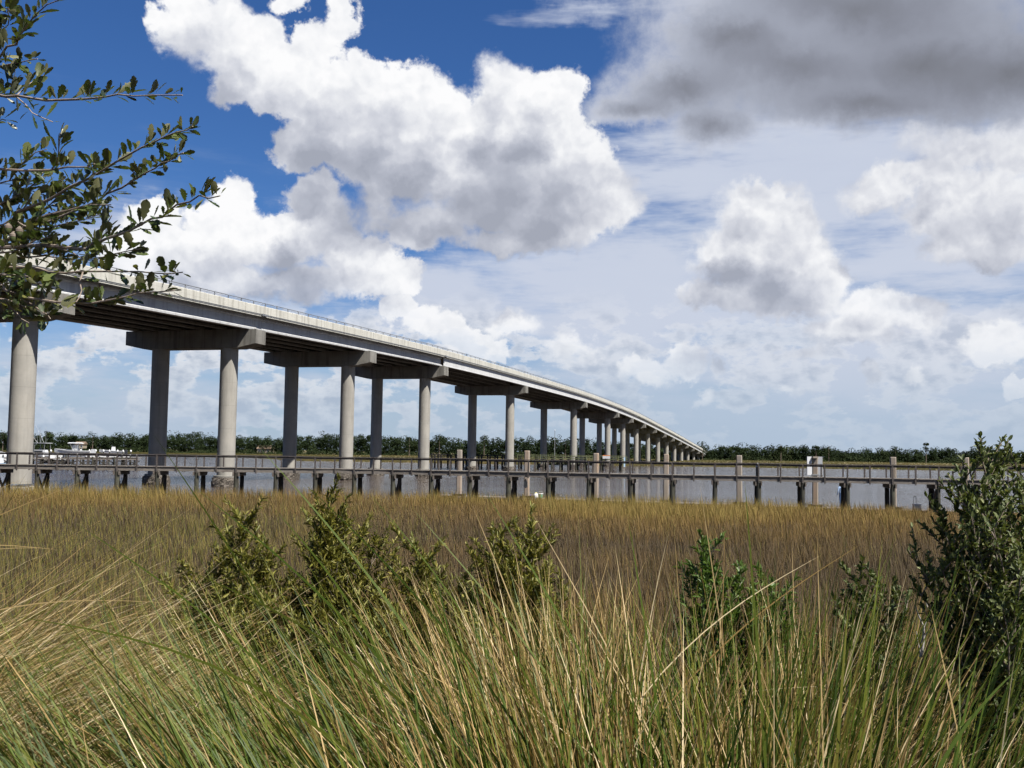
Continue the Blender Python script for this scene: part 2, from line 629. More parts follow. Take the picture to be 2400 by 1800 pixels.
M = {}
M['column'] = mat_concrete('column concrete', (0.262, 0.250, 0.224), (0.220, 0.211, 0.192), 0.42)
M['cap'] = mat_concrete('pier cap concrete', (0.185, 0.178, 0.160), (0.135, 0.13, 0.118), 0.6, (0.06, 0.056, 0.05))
M['parapet'] = mat_concrete('parapet concrete', (0.40, 0.394, 0.355), (0.35, 0.345, 0.312), 0.5, (0.17, 0.16, 0.135))
M['girder'] = mat_concrete('girder concrete', (0.155, 0.155, 0.15), (0.12, 0.12, 0.117), 0.45, (0.05, 0.047, 0.042))  # inner girders and slab: under-deck shade is put into this darker tone
M['fascia'] = mat_concrete('outer girder concrete', (0.36, 0.365, 0.37), (0.31, 0.315, 0.32), 0.38, (0.14, 0.135, 0.13))  # paler copy for outer girders: the skylight they catch is in the colour
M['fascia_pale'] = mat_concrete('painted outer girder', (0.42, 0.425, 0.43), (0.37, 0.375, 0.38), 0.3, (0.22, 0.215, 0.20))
M['fouling'] = mat_noise('oyster crust', [(0.0, (0.02, 0.018, 0.015)), (0.5, (0.06, 0.05, 0.04)), (0.8, (0.16, 0.14, 0.12)), (1.0, (0.25, 0.23, 0.2))], 7.0, rough=0.9, bump=1.0, bdist=0.12)
M['rail_metal'] = mat_noise('galvanised rail', [(0.0, (0.16, 0.165, 0.17)), (1.0, (0.30, 0.31, 0.32))], 3.0, rough=0.55, bump=0.0, metal=0.6)
M['wood'] = mat_noise('weathered timber', [(0.0, (0.035, 0.030, 0.026)), (0.5, (0.085, 0.071, 0.061)), (1.0, (0.15, 0.13, 0.112))], 5.0, (1, 1, 5), 0.85, 0.5)
M['wood_grey'] = mat_noise('silvered timber', [(0.0, (0.062, 0.054, 0.047)), (0.5, (0.125, 0.110, 0.096)), (1.0, (0.20, 0.18, 0.16))], 6.0, (1, 1, 6), 0.85, 0.5)
M['rail_wood'] = mat_noise('rail timber', [(0.0, (0.022, 0.019, 0.018)), (0.5, (0.050, 0.042, 0.039)), (1.0, (0.098, 0.084, 0.076))], 5.0, (1, 1, 3), 0.8, 0.4)
M['pile_dark'] = mat_noise('wet timber pile', [(0.0, (0.008, 0.007, 0.006)), (0.5, (0.018, 0.016, 0.013)), (1.0, (0.05, 0.045, 0.033))], 4.0, (1, 1, 0.3), 0.8, 0.5)
M['pile_green'] = mat_noise('mossy timber pile', [(0.0, (0.012, 0.011, 0.009)), (0.5, (0.030, 0.029, 0.021)), (1.0, (0.078, 0.08, 0.056))], 3.0, (1, 1, 0.35), 0.85, 0.5)
M['guide'] = mat_concrete('guide pile concrete', (0.235, 0.208, 0.178), (0.195, 0.165, 0.133), 0.45, (0.34, 0.22, 0.14))
M['white_paint'] = mat_noise('white gelcoat', [(0.0, (0.46, 0.47, 0.48)), (1.0, (0.62, 0.62, 0.62))], 2.0, rough=0.3, bump=0.0, spec=0.5)
M['grey_paint'] = mat_noise('grey paint', [(0.0, (0.34, 0.35, 0.37)), (1.0, (0.42, 0.43, 0.45))], 2.0, rough=0.5, bump=0.0)
M['dark_paint'] = mat_noise('dark paint', [(0.0, (0.015, 0.016, 0.02)), (1.0, (0.035, 0.036, 0.042))], 2.0, rough=0.4, bump=0.0)
M['blue_paint'] = mat_noise('pale blue gelcoat', [(0.0, (0.28, 0.40, 0.52)), (1.0, (0.36, 0.48, 0.60))], 2.0, rough=0.3, bump=0.0)
M['glass'] = mat_noise('tinted glass', [(0.0, (0.02, 0.025, 0.03)), (1.0, (0.05, 0.055, 0.06))], 2.0, rough=0.08, bump=0.0, spec=0.8)
M['tan_paint'] = mat_noise('tan siding', [(0.0, (0.20, 0.17, 0.12)), (1.0, (0.27, 0.235, 0.175))], 2.0, rough=0.7, bump=0.0)
M['roof_brown'] = mat_noise('brown shingle', [(0.0, (0.10, 0.07, 0.048)), (1.0, (0.18, 0.13, 0.09))], 3.0, rough=0.85, bump=0.2)
M['lime_wood'] = mat_noise('green treated timber', [(0.0, (0.06, 0.07, 0.035)), (0.5, (0.12, 0.135, 0.065)), (1.0, (0.20, 0.21, 0.12))], 3.0, rough=0.85, bump=0.3)


# ------------------------------------------------------------------ ground, from the bank under the camera to the far horizon
def fbm2(x, y, s, seed=0):
    """cheap smooth 2-D noise made of sines, -1 to 1"""
    r = np.random.default_rng(100 + seed)
    z = np.zeros_like(np.asarray(x, dtype=float))
    a = 1.0
    for k in range(4):
        for _ in range(3):
            t = r.uniform(0, 2 * np.pi)
            z = z + a * np.sin((np.cos(t) * x + np.sin(t) * y) * s * (2 ** k) * r.uniform(0.7, 1.3) + r.uniform(0, 6.28))
        a *= 0.55
    return z / 4.0


# the edge of the near marsh (towards the river), and the near edge of the far marsh
def near_edge(x):
    return np.interp(x, [-120, -60, -33, -18, 0, 14, 26, 60], [66, 68, 69.3, 69.6, 67.6, 65.2, 61.6, 56]) + 0.5 * np.sin(x * 0.35) + 0.35 * np.sin(x * 0.9 + 1)


def far_edge(x):
    return np.interp(x, [-900, -320, -225, -126, -75, 0, 200, 900], [700, 640, 600, 480, 372, 352, 362, 420]) + 5 * np.sin(x * 0.03) + 2 * np.sin(x * 0.11)


def ground_z(x, y):
    x = np.asarray(x, dtype=float)
    y = np.asarray(y, dtype=float)
    bank = np.interp(y, [-80, -10, 1.0, 3.2, 5.5, 8.0, 11.5, 16], [3.4, 2.6, 2.40, 2.36, 2.10, 1.35, 0.60, 0.42])
    bank = bank + 0.10 * fbm2(x, y, 0.9, 1) * np.clip((9 - y) / 4, 0, 1)
    marsh = 0.40 + 0.06 * fbm2(x, y, 0.25, 2)
    near = np.where(y < 16, bank, marsh)
    e = near_edge(x)
    t = np.clip((y - e + 0.5) / 4.5, 0, 1)
    near = near * (1 - t) + (-1.6) * t
    f = far_edge(x)
    t2 = np.clip((y - f + 6) / 8, 0, 1)
    land = 0.30 + np.clip((y - f - 80) / 250, 0, 1) * 0.9
    return np.where(y < 150, near, (-1.6) * (1 - t2) + land * t2)


def build_ground():
    ys = np.concatenate([np.linspace(-80, -4, 12), np.linspace(-3, 18, 85), np.linspace(18.6, 56, 50), np.linspace(56.6, 76, 48), np.linspace(80, 330, 26),
                         np.linspace(336, 660, 82), np.linspace(680, 1500, 20), np.geomspace(1700, 9000, 10)])
    xs = np.concatenate([-np.geomspace(9000, 480, 12), np.linspace(-440, -64, 48), np.linspace(-60, 60, 121), np.linspace(64, 440, 48), np.geomspace(480, 9000, 12)])
    X, Y = np.meshgrid(xs, ys)
    Z = ground_z(X, Y)
    nx, ny = len(xs), len(ys)
    i = np.arange(nx * ny).reshape(ny, nx)
    quads = np.stack([i[:-1, :-1], i[:-1, 1:], i[1:, 1:], i[1:, :-1]], -1).reshape(-1)
    m, q, out = new_mat('bank soil, marsh mud and far grass')
    P = pos(q)
    n1 = q.noise(P, 1.3, 6, 0.65)
    n2 = q.noise(P, 0.05, 4, 0.6)
    sp = q.n('ShaderNodeSeparateXYZ')
    q.put(sp.inputs[0], P)
    soil = q.ramp(n1, [(0.3, (0.022, 0.016, 0.010)), (0.55, (0.050, 0.036, 0.021)), (0.75, (0.095, 0.07, 0.038))])
    grass = q.ramp(q.math('ADD', q.math('MULTIPLY', n2, 0.7), q.math('MULTIPLY', n1, 0.3)), [(0.35, (0.075, 0.064, 0.028)), (0.5, (0.098, 0.082, 0.037)), (0.65, (0.12, 0.098, 0.046))])
    c = q.mix(q.smooth(sp.outputs[1], 300, 330), soil, grass)
    c = q.mix(q.smooth(sp.outputs[2], -0.1, 0.25, 1.0, 0.0), c, (0.055, 0.045, 0.035))
    pbsdf(q, out, c, 0.95, n1, 0.6, 0.05, 0.2)
    me = big_mesh('ground', np.stack([X, Y, Z], -1).reshape(-1, 3), quads, np.full(len(quads) // 4, 4), m, smooth=True)
    return tag(link('ground', me), kind='structure')


build_ground()

# the river
m, q, out = new_mat('river water')
P = pos(q)
rip = q.noise(q.vm('MULTIPLY', P, (0.45, 1.0, 1.0)), 1.1, 4, 0.6)
chop = q.noise(q.vm('MULTIPLY', P, (0.10, 0.28, 1.0)), 0.9, 3, 0.5)
lane = q.noise(q.vm('MULTIPLY', P, (0.012, 0.05, 1.0)), 1.0, 3, 0.55)
hgt = q.math('ADD', q.math('MULTIPLY', rip, q.math('MULTIPLY_ADD', lane, 1.5, -0.1)), q.math('MULTIPLY', chop, 0.6))
b = pbsdf(q, out, (0.052, 0.040, 0.032), 0.08, hgt, 1.0, 0.50, 0.5)
b.inputs['IOR'].default_value = 1.33
xs = np.concatenate([-np.geomspace(9000, 200, 10), np.linspace(-150, 150, 13), np.geomspace(200, 9000, 10)])
ys = np.concatenate([np.linspace(35, 400, 20), np.geomspace(440, 9000, 12)])
X, Y = np.meshgrid(xs, ys)
i = np.arange(X.size).reshape(X.shape)
quads = np.stack([i[:-1, :-1], i[:-1, 1:], i[1:, 1:], i[1:, :-1]], -1).reshape(-1)
me = big_mesh('river', np.stack([X, Y, np.zeros_like(X)], -1).reshape(-1, 3), quads, np.full(len(quads) // 4, 4), m)
tag(link('river', me), kind='structure')

# ------------------------------------------------------------------ the road bridge
AX = V((math.sin(R(15.4)), math.cos(R(15.4)), 0))                # along the bridge, away from the camera
PR = V((AX.y, -AX.x, 0))                                          # across, towards the camera's right
CAPL = 15.8
PY = [21.0, 50.1, 79.1, 108.2, 137.4, 166.4, 216.9, 280.0, 331.5, 361.0, 391.6, 423.0, 454.5, 486.0, 517.5, 550, 583, 616, 648, 680]
PZ = [9.9, 10.9, 11.85, 12.65, 13.35, 13.9, 14.2, 14.15, 13.45, 12.75, 11.8, 10.6, 9.35, 8.1, 6.8, 5.4, 4.0, 2.55, 1.1, -0.3]
PZ = [z + EYE for z in PZ]
_m = [(PZ[min(i + 1, len(PY) - 1)] - PZ[max(i - 1, 0)]) / (PY[min(i + 1, len(PY) - 1)] - PY[max(i - 1, 0)]) for i in range(len(PY))]


def seat_z(y):
    """height of the girder seats at a distance y (smooth road profile through the piers)"""
    i = max(0, min(len(PY) - 2, int(np.searchsorted(PY, y)) - 1))
    h = PY[i + 1] - PY[i]
    t = (y - PY[i]) / h
    return ((2 * t**3 - 3 * t**2 + 1) * PZ[i] + (t**3 - 2 * t**2 + t) * h * _m[i] + (-2 * t**3 + 3 * t**2) * PZ[i + 1] + (t**3 - t**2) * h * _m[i + 1])


def bp(y, t, z):
    """bridge point: y = distance of the near edge, t = metres in from the near edge of the pier caps"""
    return V((-56.57 + 0.2755 * y, y, z)) - PR * t


bridge = empty('road_bridge', bp(79.1, CAPL / 2, 0))
tag(bridge, 'long concrete road bridge on round paired columns crossing the river', 'bridge')
bridge_inv = Matrix.Translation(-bridge.location)


def bchild(mb, name, mat, parent, smooth=False):
    """children keep world positions: vertices are stored relative to the bridge's base"""
    o = bridge.location
    mb.v = [(v[0] - o.x, v[1] - o.y, v[2] - o.z) for v in mb.v]
    return mb.build(name, mat, parent, smooth)


CAPH, CAPE, CAPW, CR = 1.95, 1.5, 2.1, 0.93
for i, (y, z) in enumerate(zip(PY, PZ)):
    if i == 0:
        continue
    z = z - 0.02
    mb = MB()
    prof = [(0, 0), (CAPL, 0), (CAPL, -CAPE), (CAPL - 2.2, -CAPH), (2.2, -CAPH), (0, -CAPE)]
    rings = []
    for sgn in (-1, 1):
        rings.append([bp(y, t, z + dz) + AX * (sgn * CAPW / 2) for t, dz in prof])
    mb.sweep(rings)
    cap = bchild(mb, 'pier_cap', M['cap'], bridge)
    for t in (3.65, CAPL - 3.75):
        c = bp(y, t, 0)
        on_land = y > 365
        zb = 0.2 if on_land else 1.05
        top = z - CAPH + 0.01
        if top - zb < 0.3:
            continue
        mb = MB().lathe((c.x, c.y, 0), [(CR, zb), (CR, top)], 28)
        bchild(mb, 'column', M['column'], cap, True)
        if i == 2:
            bchild(MB().box((c.x, c.y, .2), (3.2, 3.2, 1.3), -R(15.4)), 'footing', M['column'], cap)
        elif not on_land:
            mb = MB().lathe((c.x, c.y, 0), [(CR + 0.30, 0.92), (CR + 0.32, 0.97), (CR + 0.32, 1.12), (CR + 0.26, 1.18), (CR + 0.03, 1.18)], 28)
            bchild(mb, 'collar', M['cap'], cap, True)
            r = np.random.default_rng(i * 7 + int(t))
            n = 40
            vs, fs = [], []
            zz = [-1.0, 0.05, 0.25, 0.45, 0.65, 0.85, 0.97]
            for a, zl in enumerate(zz):
                for j in range(n):
                    th = 2 * math.pi * j / n
                    rr = CR + 0.38 + (0.10 if 0 < a < 6 else -0.02) + r.uniform(-0.09, 0.09) - (0.05 if a == 5 else 0)
                    vs.append((c.x + rr * math.cos(th), c.y + rr * math.sin(th), zl + (r.uniform(-.05, .05) if 0 < a < 6 else 0)))
            for a in range(len(zz) - 1):
                for j in range(n):
                    k0, k1 = a * n + j, a * n + (j + 1) % n
                    fs.append((k0, k1, k1 + n, k0 + n))
            fs.append(tuple(range((len(zz) - 1) * n, len(zz) * n)))
            mb = MB().add(vs, fs)
            bchild(mb, 'oyster_crust', M['fouling'], cap)

GH, SL, BH = 1.40, 0.20, 0.96


def girder_prof(main):
    if main:      # plain deep plate girder
        return [(-.24, 0), (.24, 0), (.24, .06), (.02, .10), (.02, GH - .10), (.22, GH - .06), (.22, GH), (-.22, GH), (-.22, GH - .06), (-.02, GH - .10), (-.02, .10), (-.24, .06)]
    return [(-.33, 0), (.33, 0), (.33, .18), (.10, .36), (.10, GH - .30), (.25, GH - .18), (.25, GH), (-.25, GH), (-.25, GH - .18), (-.10, GH - .30), (-.10, .36), (-.33, .18)]


for i in range(len(PY) - 1):
    y0, y1 = PY[i], PY[i + 1]
    n = 6 if y1 - y0 > 40 else 4
    ys = [y0 + 0.03 + (y1 - y0 - 0.06) * k / n for k in range(n + 1)]
    main = 5 <= i <= 7
    far = i > 7
    ov = 0.42 if main else (0.55 if far else 0.98)

    def rings(prof, extra=0.0):
        return [[bp(y, t, seat_z(y) + extra + dz) for t, dz in prof] for y in ys]
    # deck slab
    e0 = 0.10
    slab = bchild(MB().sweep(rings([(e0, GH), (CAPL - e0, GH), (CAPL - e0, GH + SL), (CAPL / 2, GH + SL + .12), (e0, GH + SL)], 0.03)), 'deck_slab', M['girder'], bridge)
    ng = 6
    for k in range(ng):
        tc_ = e0 + ov + (CAPL - 2 * e0 - 2 * ov) * k / (ng - 1)
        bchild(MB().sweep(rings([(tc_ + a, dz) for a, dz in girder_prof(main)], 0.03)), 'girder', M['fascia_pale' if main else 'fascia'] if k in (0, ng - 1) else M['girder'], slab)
    for s in (0, 1):
        pr = [(-.03, GH + .02), (.42, GH + SL + .03), (.36, GH + SL + .30), (.26, GH + SL + BH), (.0, GH + SL + BH), (-.03, GH + SL + BH - .06)]
        if s == 0:
            pr = [(e0 + t, dz) for t, dz in pr]
        else:
            pr = [(CAPL - e0 - t, dz) for t, dz in pr]
        for k in range(3):                                        # cast in lengths with open joints
            ya, yb = y0 + .03 + (y1 - y0 - .06) * k / 3 + .012, y0 + .03 + (y1 - y0 - .06) * (k + 1) / 3 - .012
            ring3 = [[bp(y, t, seat_z(y) + .03 + dz) for t, dz in pr] for y in (ya, (2 * ya + yb) / 3, (ya + 2 * yb) / 3, yb)]
            bchild(MB().sweep(ring3), 'parapet', M['parapet'], slab)
    # handrail on the near parapet (and the far one)
    for t in (e0 + .13, CAPL - e0 - .13):
        mb = MB()
        h = GH + SL + BH + 0.03
        rail = [bp(y, t, seat_z(y) + h + .36) for y in ys]
        mb.tube(rail, 0.045 if not far else 0.05, 5)
        mb.tube([p - V((0, 0, .17)) for p in rail], 0.022, 4)
        L = (y1 - y0) / AX.y
        npost = int(L / 2.4)
        for k in range(npost):
            yy = y0 + (k + .5) * (y1 - y0) / npost
            p = bp(yy, t, seat_z(yy) + h)
            mb.bar(p - V((0, 0, .02)), p + V((0, 0, .37)), .07, .09, up=AX)
        bchild(mb, 'handrail', M['rail_metal'], slab)
    # cable conduits low on the near parapet face
    mb = MB()
    for dz in (.16, .27):
        mb.tube([bp(y, e0 - .055, seat_z(y) + GH + dz + .03) for y in ys], 0.022, 4)
    bchild(mb, 'conduit', M['rail_metal'], slab)
# lamp housings under the main spans and a junction box on the parapet
for y, t in ((108.8, -0.02), (166.0, -0.02)):
    p = bp(y, t, seat_z(y) + GH + .22)
    bchild(MB().box(p, (.28, 1.1, .2), -R(15.4)), 'junction_box', M['rail_metal'], bridge)

# ------------------------------------------------------------------ boardwalk over the marsh edge
_ctl = [(-1100, 70.2), (-420, 70.4), (50, 70.6), (500, 71.0), (850, 71.2), (1050, 70.0), (1300, 68.2), (1600, 66.5), (2100, 64.2), (2600, 62.4), (3000, 61.0)]
_poly = [V(((px - 1200) / FPX * y, y, 0)) for px, y in _ctl]
_cx = np.array([p.x for p in _poly])
_cy = np.array([p.y for p in _poly])
_xs = np.linspace(_cx[0], _cx[-1], 2000)
_ys = np.interp(_xs, _cx, _cy)
_k = np.ones(121) / 121
_ys = np.convolve(np.pad(_ys, 60, mode='edge'), _k, mode='valid')
_s = np.concatenate([[0], np.cumsum(np.hypot(np.diff(_xs), np.diff(_ys)))])
_s0 = np.interp(-0.15, _xs, _s)


def walk(u, off_=0.0):
    """point of the boardwalk's front edge, u metres from the middle bent; off_ = metres behind it"""
    x, y = np.interp(u + _s0, _s, _xs), np.interp(u + _s0, _s, _ys)
    x2, y2 = np.interp(u + _s0 + .5, _s, _xs), np.interp(u + _s0 + .5, _s, _ys)
    d = V((x2 - x, y2 - y, 0)).normalized()
    return V((x, y, 0)) + V((-d.y, d.x, 0)) * off_, d


DECK, RAILH, WW = 2.72, 0.83, 1.8
BENT = 2.72
bw = empty('boardwalk', (0, 70, 0.4))
tag(bw, 'long weathered wooden boardwalk with railings on timber piles across the marsh edge', 'boardwalk')


def rel(mb, o):
    L = o.location
    mb.v = [(v[0] - L.x, v[1] - L.y, v[2] - L.z) for v in mb.v]
    return mb


rr = random.Random(5)
b0, b1 = -21, 15
sag = {k: rr.uniform(-.022, .022) for k in range(b0, b1 + 2)}
decking = MB()
for k in range(b0, b1 + 1):
    u = k * BENT
    p, d = walk(u)
    nrm = V((-d.y, d.x, 0))
    # piles: front and back, slightly out of plumb
    for off_, mat in ((0.06, 'pile_green'), (WW - 0.06, 'pile_dark')):
        a = p + nrm * off_
        tilt = V((rr.uniform(-.04, .04), rr.uniform(-.04, .04), 0))
        r0 = rr.uniform(.145, .175)
        mb = MB().tube([a + tilt + V((0, 0, -1.6)), a + tilt * .5 + V((0, 0, 0.9)), a + V((0, 0, DECK - .34))], [r0 * 1.08, r0 * 1.03, r0 * .95], 10)
        rel(mb, bw).build('pile', M[mat], bw, True)
    # cap beam pair under the stringers
    mb = MB()
    mb.bar(p - nrm * .16 + d * .18 + V((0, 0, DECK - .47)), p + nrm * (WW + .16) + d * .18 + V((0, 0, DECK - .47)), .09, .28)
    mb.bar(p - nrm * .16 - d * .18 + V((0, 0, DECK - .47)), p + nrm * (WW + .16) - d * .18 + V((0, 0, DECK - .47)), .09, .28)
    rel(mb, bw).build('cap_beam', M['wood'], bw)
    # cross braces
    if k <= 3 or k % 2 == 0:
        if -21 <= k and k not in (-8, -7, -6, -5, -4):
            for s in (0, 1):
                a = p + nrm * (.06 if s else WW - .06) + d * (.05 if s else -.05) + V((0, 0, .30))
                b = p + nrm * (WW - .06 if s else .06) + d * (.05 if s else -.05) + V((0, 0, DECK - .45))
                rel(MB().bar(a, b, .15, .06), bw).build('brace', M['wood'], bw)
    if k == b1:
        break
    q2, d2 = walk(u + BENT)
    n2 = V((-d2.y, d2.x, 0))
    # stringers (a length per bay) and rails
    for off_ in (0.0, WW / 2, WW):
        a, b = p + nrm * off_ + d * .012, q2 + n2 * off_ - d * .012
        dz = rr.uniform(-.012, .012)
        rel(MB().bar(a + V((0, 0, DECK - .19 + dz)), b + V((0, 0, DECK - .19 + dz)), .055, .26), bw).build('stringer', M['wood_grey'], bw)
    for off_ in (-.05, WW + .05):
        a, b = p + nrm * off_ + d * .006, q2 + n2 * off_ - d * .006
        rel(MB().bar(a + V((0, 0, DECK + RAILH - .02 + sag[k])), b + V((0, 0, DECK + RAILH - .02 + sag[k + 1])), .15, .045), bw).build('top_rail', M['rail_wood'], bw)
        rel(MB().bar(a + V((0, 0, DECK + RAILH - .115 + sag[k])), b + V((0, 0, DECK + RAILH - .115 + sag[k + 1])), .045, .10), bw).build('rail_board', M['rail_wood'], bw)
    # posts, two to a bay on each side
    for h in (0, 1):
        pp, dd = walk(u + h * BENT / 2)
        nn = V((-dd.y, dd.x, 0))
        for off_ in (-.075, WW + .075):
            sway = V((rr.uniform(-.03, .03), 0, (sag[k] + sag[k + h]) / 2 - .012))
            c = pp + nn * off_
            rel(MB().bar(c + V((0, 0, DECK - .40)), c + sway + V((0, 0, DECK + RAILH - .045)), .09, .09, up=dd), bw).build('post', M['rail_wood'], bw)
    # deck planks of this bay
    nb = 18
    for j in range(nb):
        pp, dd = walk(u + (j + .5) * BENT / nb)
        nn = V((-dd.y, dd.x, 0))
        decking.bar(pp - nn * .09 + V((0, 0, DECK - .02 + rr.uniform(-.006, .006))), pp + nn * (WW + .09) + V((0, 0, DECK - .02)), .137, .038)
tag(rel(decking, bw).build('decking', M['wood_grey'], bw), kind='stuff')

# a dark post with a pointed grey cap rises beside the rail
c, d = walk(5.98 * BENT, .10)
t = empty('mooring_post', (c.x, c.y, DECK))
tag(t, 'short black post with a pointed grey cap on the boardwalk', 'post')
MB().lathe((0, 0, 0), [(.12, 0), (.12, .60)], 12).build('shaft', M['dark_paint'], t, True)
MB().lathe((0, 0, 0), [(.135, .60), (.135, .64), (.02, .86)], 12).build('cap', M['grey_paint'], t, True)

# ------------------------------------------------------------------ floating dock with concrete guide piles
GP = [1078, 1236, 1397, 1561, 1733, 1910, 2093, 2262]


def gp_y(px):
    return 79.0 - (px - 1078) * 0.0115


TOPY = [1054, 1056, 1062, 1064, 1067, 1071, 1071, 1072]
a = at(1005, 1160, gp_y(1005) + .2)
b = at(2450, 1160, gp_y(2450) + .2)
dirw = V((b.x - a.x, b.y - a.y, 0)).normalized()
nrmw = V((-dirw.y, dirw.x, 0))
dock = empty('floating_dock', (0, 78, 0))
tag(dock, 'low floating dock lying on the water just behind the boardwalk', 'dock')
ln = (V((b.x, b.y, 0)) - V((a.x, a.y, 0))).length
nseg = 9
for k in range(nseg):
    s0, s1 = ln * k / nseg + .03, ln * (k + 1) / nseg - .03
    p0, p1 = V((a.x, a.y, 0)) + dirw * s0 + nrmw * 1.35, V((a.x, a.y, 0)) + dirw * s1 + nrmw * 1.35
    fl = rel(MB().bar(p0 + V((0, 0, .22)), p1 + V((0, 0, .22)), 2.1, .5), dock).build('float', M['pile_dark'], dock)
    rel(MB().bar(p0 + V((0, 0, .55)), p1 + V((0, 0, .55)), 2.4, .10), dock).build('deck_section', M['wood_grey'], dock)
for px, ty in zip(GP, TOPY):
    y = gp_y(px)
    top = at(px, ty, y)
    t = empty('guide_pile', (top.x, top.y, 0))
    n = GP.index(px)
    words = ['leftmost', 'second from the left', 'third from the left', 'middle', 'fifth from the left', 'the one carrying the white panels', 'rightmost clearly seen', 'the one hidden by the shrub']
    tag(t, 'square concrete guide pile at the floating dock, ' + words[n], 'pile', 'concrete guide piles of the floating dock')
    lean = V((rr.uniform(-.03, .03), 0, 0))
    w = .38
    hz = top.z
    mb = MB()
    ring = lambda z, s, o: [V((sx * w / 2 * s, sy * w / 2 * s, z)) + o for sx, sy in ((-1, -.7), (-.7, -1), (.7, -1), (1, -.7), (1, .7), (.7, 1), (-.7, 1), (-1, .7))]
    mb.sweep([[x.xyz for x in ring(z, s, lean * k)] for z, s, k in ((-2.0, 1, -1), (.8, 1, 0), (hz - .05, 1, 1), (hz, .86, 1))])
    rz = R(-14 + rr.uniform(-6, 6))
    o = mb.build('shaft', M['guide'], t)
    o.rotation_euler = (0, 0, rz)
    mb = MB()
    for sx, sy, lx, ly in ((0, -1, .9, .1), (0, 1, .9, .1), (-1, 0, .1, .9), (1, 0, .1, .9)):
        mb.box((sx * .36, sy * .36, .72), (lx, ly, .16))
    o = mb.build('guide_bracket', M['pile_dark'], t)
    o.rotation_euler = (0, 0, rz)
# panels on the sixth pile; the left one's shade is put into its grey
c = at(1910, 1092, gp_y(1910) - .28)
t = empty('notice_panels', (c.x, c.y, c.z - .62))
tag(t, 'pair of pale panels fixed to a guide pile, left grey and right white', 'sign')
MB().box((-.36, .05, .62), (.40, .05, 1.25), R(24)).build('left_panel', M['grey_paint'], t)
MB().box((.33, .05, .62), (.36, .05, 1.25), R(-24)).build('right_panel', M['white_paint'], t)
MB().box((0, -.02, 1.20), (.34, .34, .12)).build('hood', M['guide'], t)
MB().box((0, -.02, .02), (.42, .20, .08)).build('bracket', M['rail_metal'], t)


# ------------------------------------------------------------------ people and things on the dock
def skin_person(name, loc, rz, joints, bones, radii, mats, label):
    """one continuous body grown round a skeleton; clothing colour by height bands"""
    me = bpy.data.meshes.new(name)
    me.from_pydata(joints, bones, [])
    o = bpy.data.objects.new(name, me)
    COL.objects.link(o)
    md = o.modifiers.new('skin', 'SKIN')
    for k, r in enumerate(radii):
        me.skin_vertices[0].data[k].radius = (r, r * .85) if not isinstance(r, tuple) else r
    me.skin_vertices[0].data[0].use_root = True
    md.use_smooth_shade = True
    o.modifiers.new('sub', 'SUBSURF').render_levels = 1
    o.modifiers['sub'].levels = 1
    dg = bpy.context.evaluated_depsgraph_get()
    m2 = bpy.data.meshes.new_from_object(o.evaluated_get(dg))
    bpy.data.objects.remove(o)
    for m_ in mats:
        m2.materials.append(m_[0])
    for p in m2.polygons:
        c = p.center
        for i_, (_, test) in enumerate(mats):
            if test(c):
                p.material_index = i_
                break
    o = link(name, m2, None, loc)
    o.rotation_euler = (0, 0, rz)
    tag(o, label, 'person')
    return o


M['skin'] = mat_noise('skin', [(0.0, (0.42, 0.26, 0.18)), (1.0, (0.50, 0.32, 0.23))], 6.0, rough=0.6, bump=0.0)
M['denim'] = mat_noise('blue denim', [(0.0, (0.05, 0.10, 0.22)), (1.0, (0.09, 0.17, 0.33))], 12.0, rough=0.9, bump=0.1)
M['shirt'] = mat_noise('pale blue shirt', [(0.0, (0.30, 0.44, 0.66)), (1.0, (0.38, 0.52, 0.74))], 8.0, rough=0.85, bump=0.1)
M['hair'] = mat_noise('brown hair', [(0.0, (0.03, 0.02, 0.013)), (1.0, (0.06, 0.04, 0.026))], 20.0, rough=0.7, bump=0.2)
M['shoe'] = M['dark_paint']
jt = [(0, 0, .93), (0, .0, 1.12), (0, -.01, 1.34), (0, -.01, 1.45), (0, -.03, 1.53), (0, -.03, 1.64),
      (.10, 0, .86), (.11, .02, .48), (.11, .05, .09), (.11, -.10, .05),
      (-.10, 0, .86), (-.12, -.03, .48), (-.14, .03, .09), (-.14, -.12, .05),
      (.19, -.01, 1.38), (.24, -.02, 1.12), (.22, -.14, .90), (.21, -.21, .83),
      (-.19, -.01, 1.38), (-.25, -.04, 1.12), (-.22, -.20, .98), (-.20, -.28, .95)]
bn = [(0, 1), (1, 2), (2, 3), (3, 4), (4, 5), (0, 6), (6, 7), (7, 8), (8, 9), (0, 10), (10, 11), (11, 12), (12, 13), (2, 14), (14, 15), (15, 16), (16, 17), (2, 18), (18, 19), (19, 20), (20, 21)]
rd = [(.155, .12), (.145, .11), (.15, .115), (.06, .06), (.075, .085), (.085, .095), .095, .065, .045, .042, .095, .065, .045, .042, .06, .048, .036, .034, .06, .048, .036, .034]
c = at(1972, 1160, gp_y(1968) + 1.3)
person = skin_person('person', (c.x, c.y, .60), R(200), jt, bn, rd,
                     [(M['shoe'], lambda c: c.z < .10), (M['hair'], lambda c: c.z > 1.60 or (c.z > 1.5 and c.y > .02)), (M['skin'], lambda c: c.z > 1.46 or c.y < -.19 and c.z > .7),
                      (M['denim'], lambda c: c.z < .97 and abs(c.x) < .2 or c.z < .8), (M['shirt'], lambda c: True)],
                     'person in pale blue shirt and blue jeans standing on the dock behind boardwalk piles')
M['green_plastic'] = mat_noise('green plastic', [(0.0, (0.08, 0.26, 0.17)), (1.0, (0.13, 0.36, 0.25))], 5.0, rough=0.4, bump=0.0)
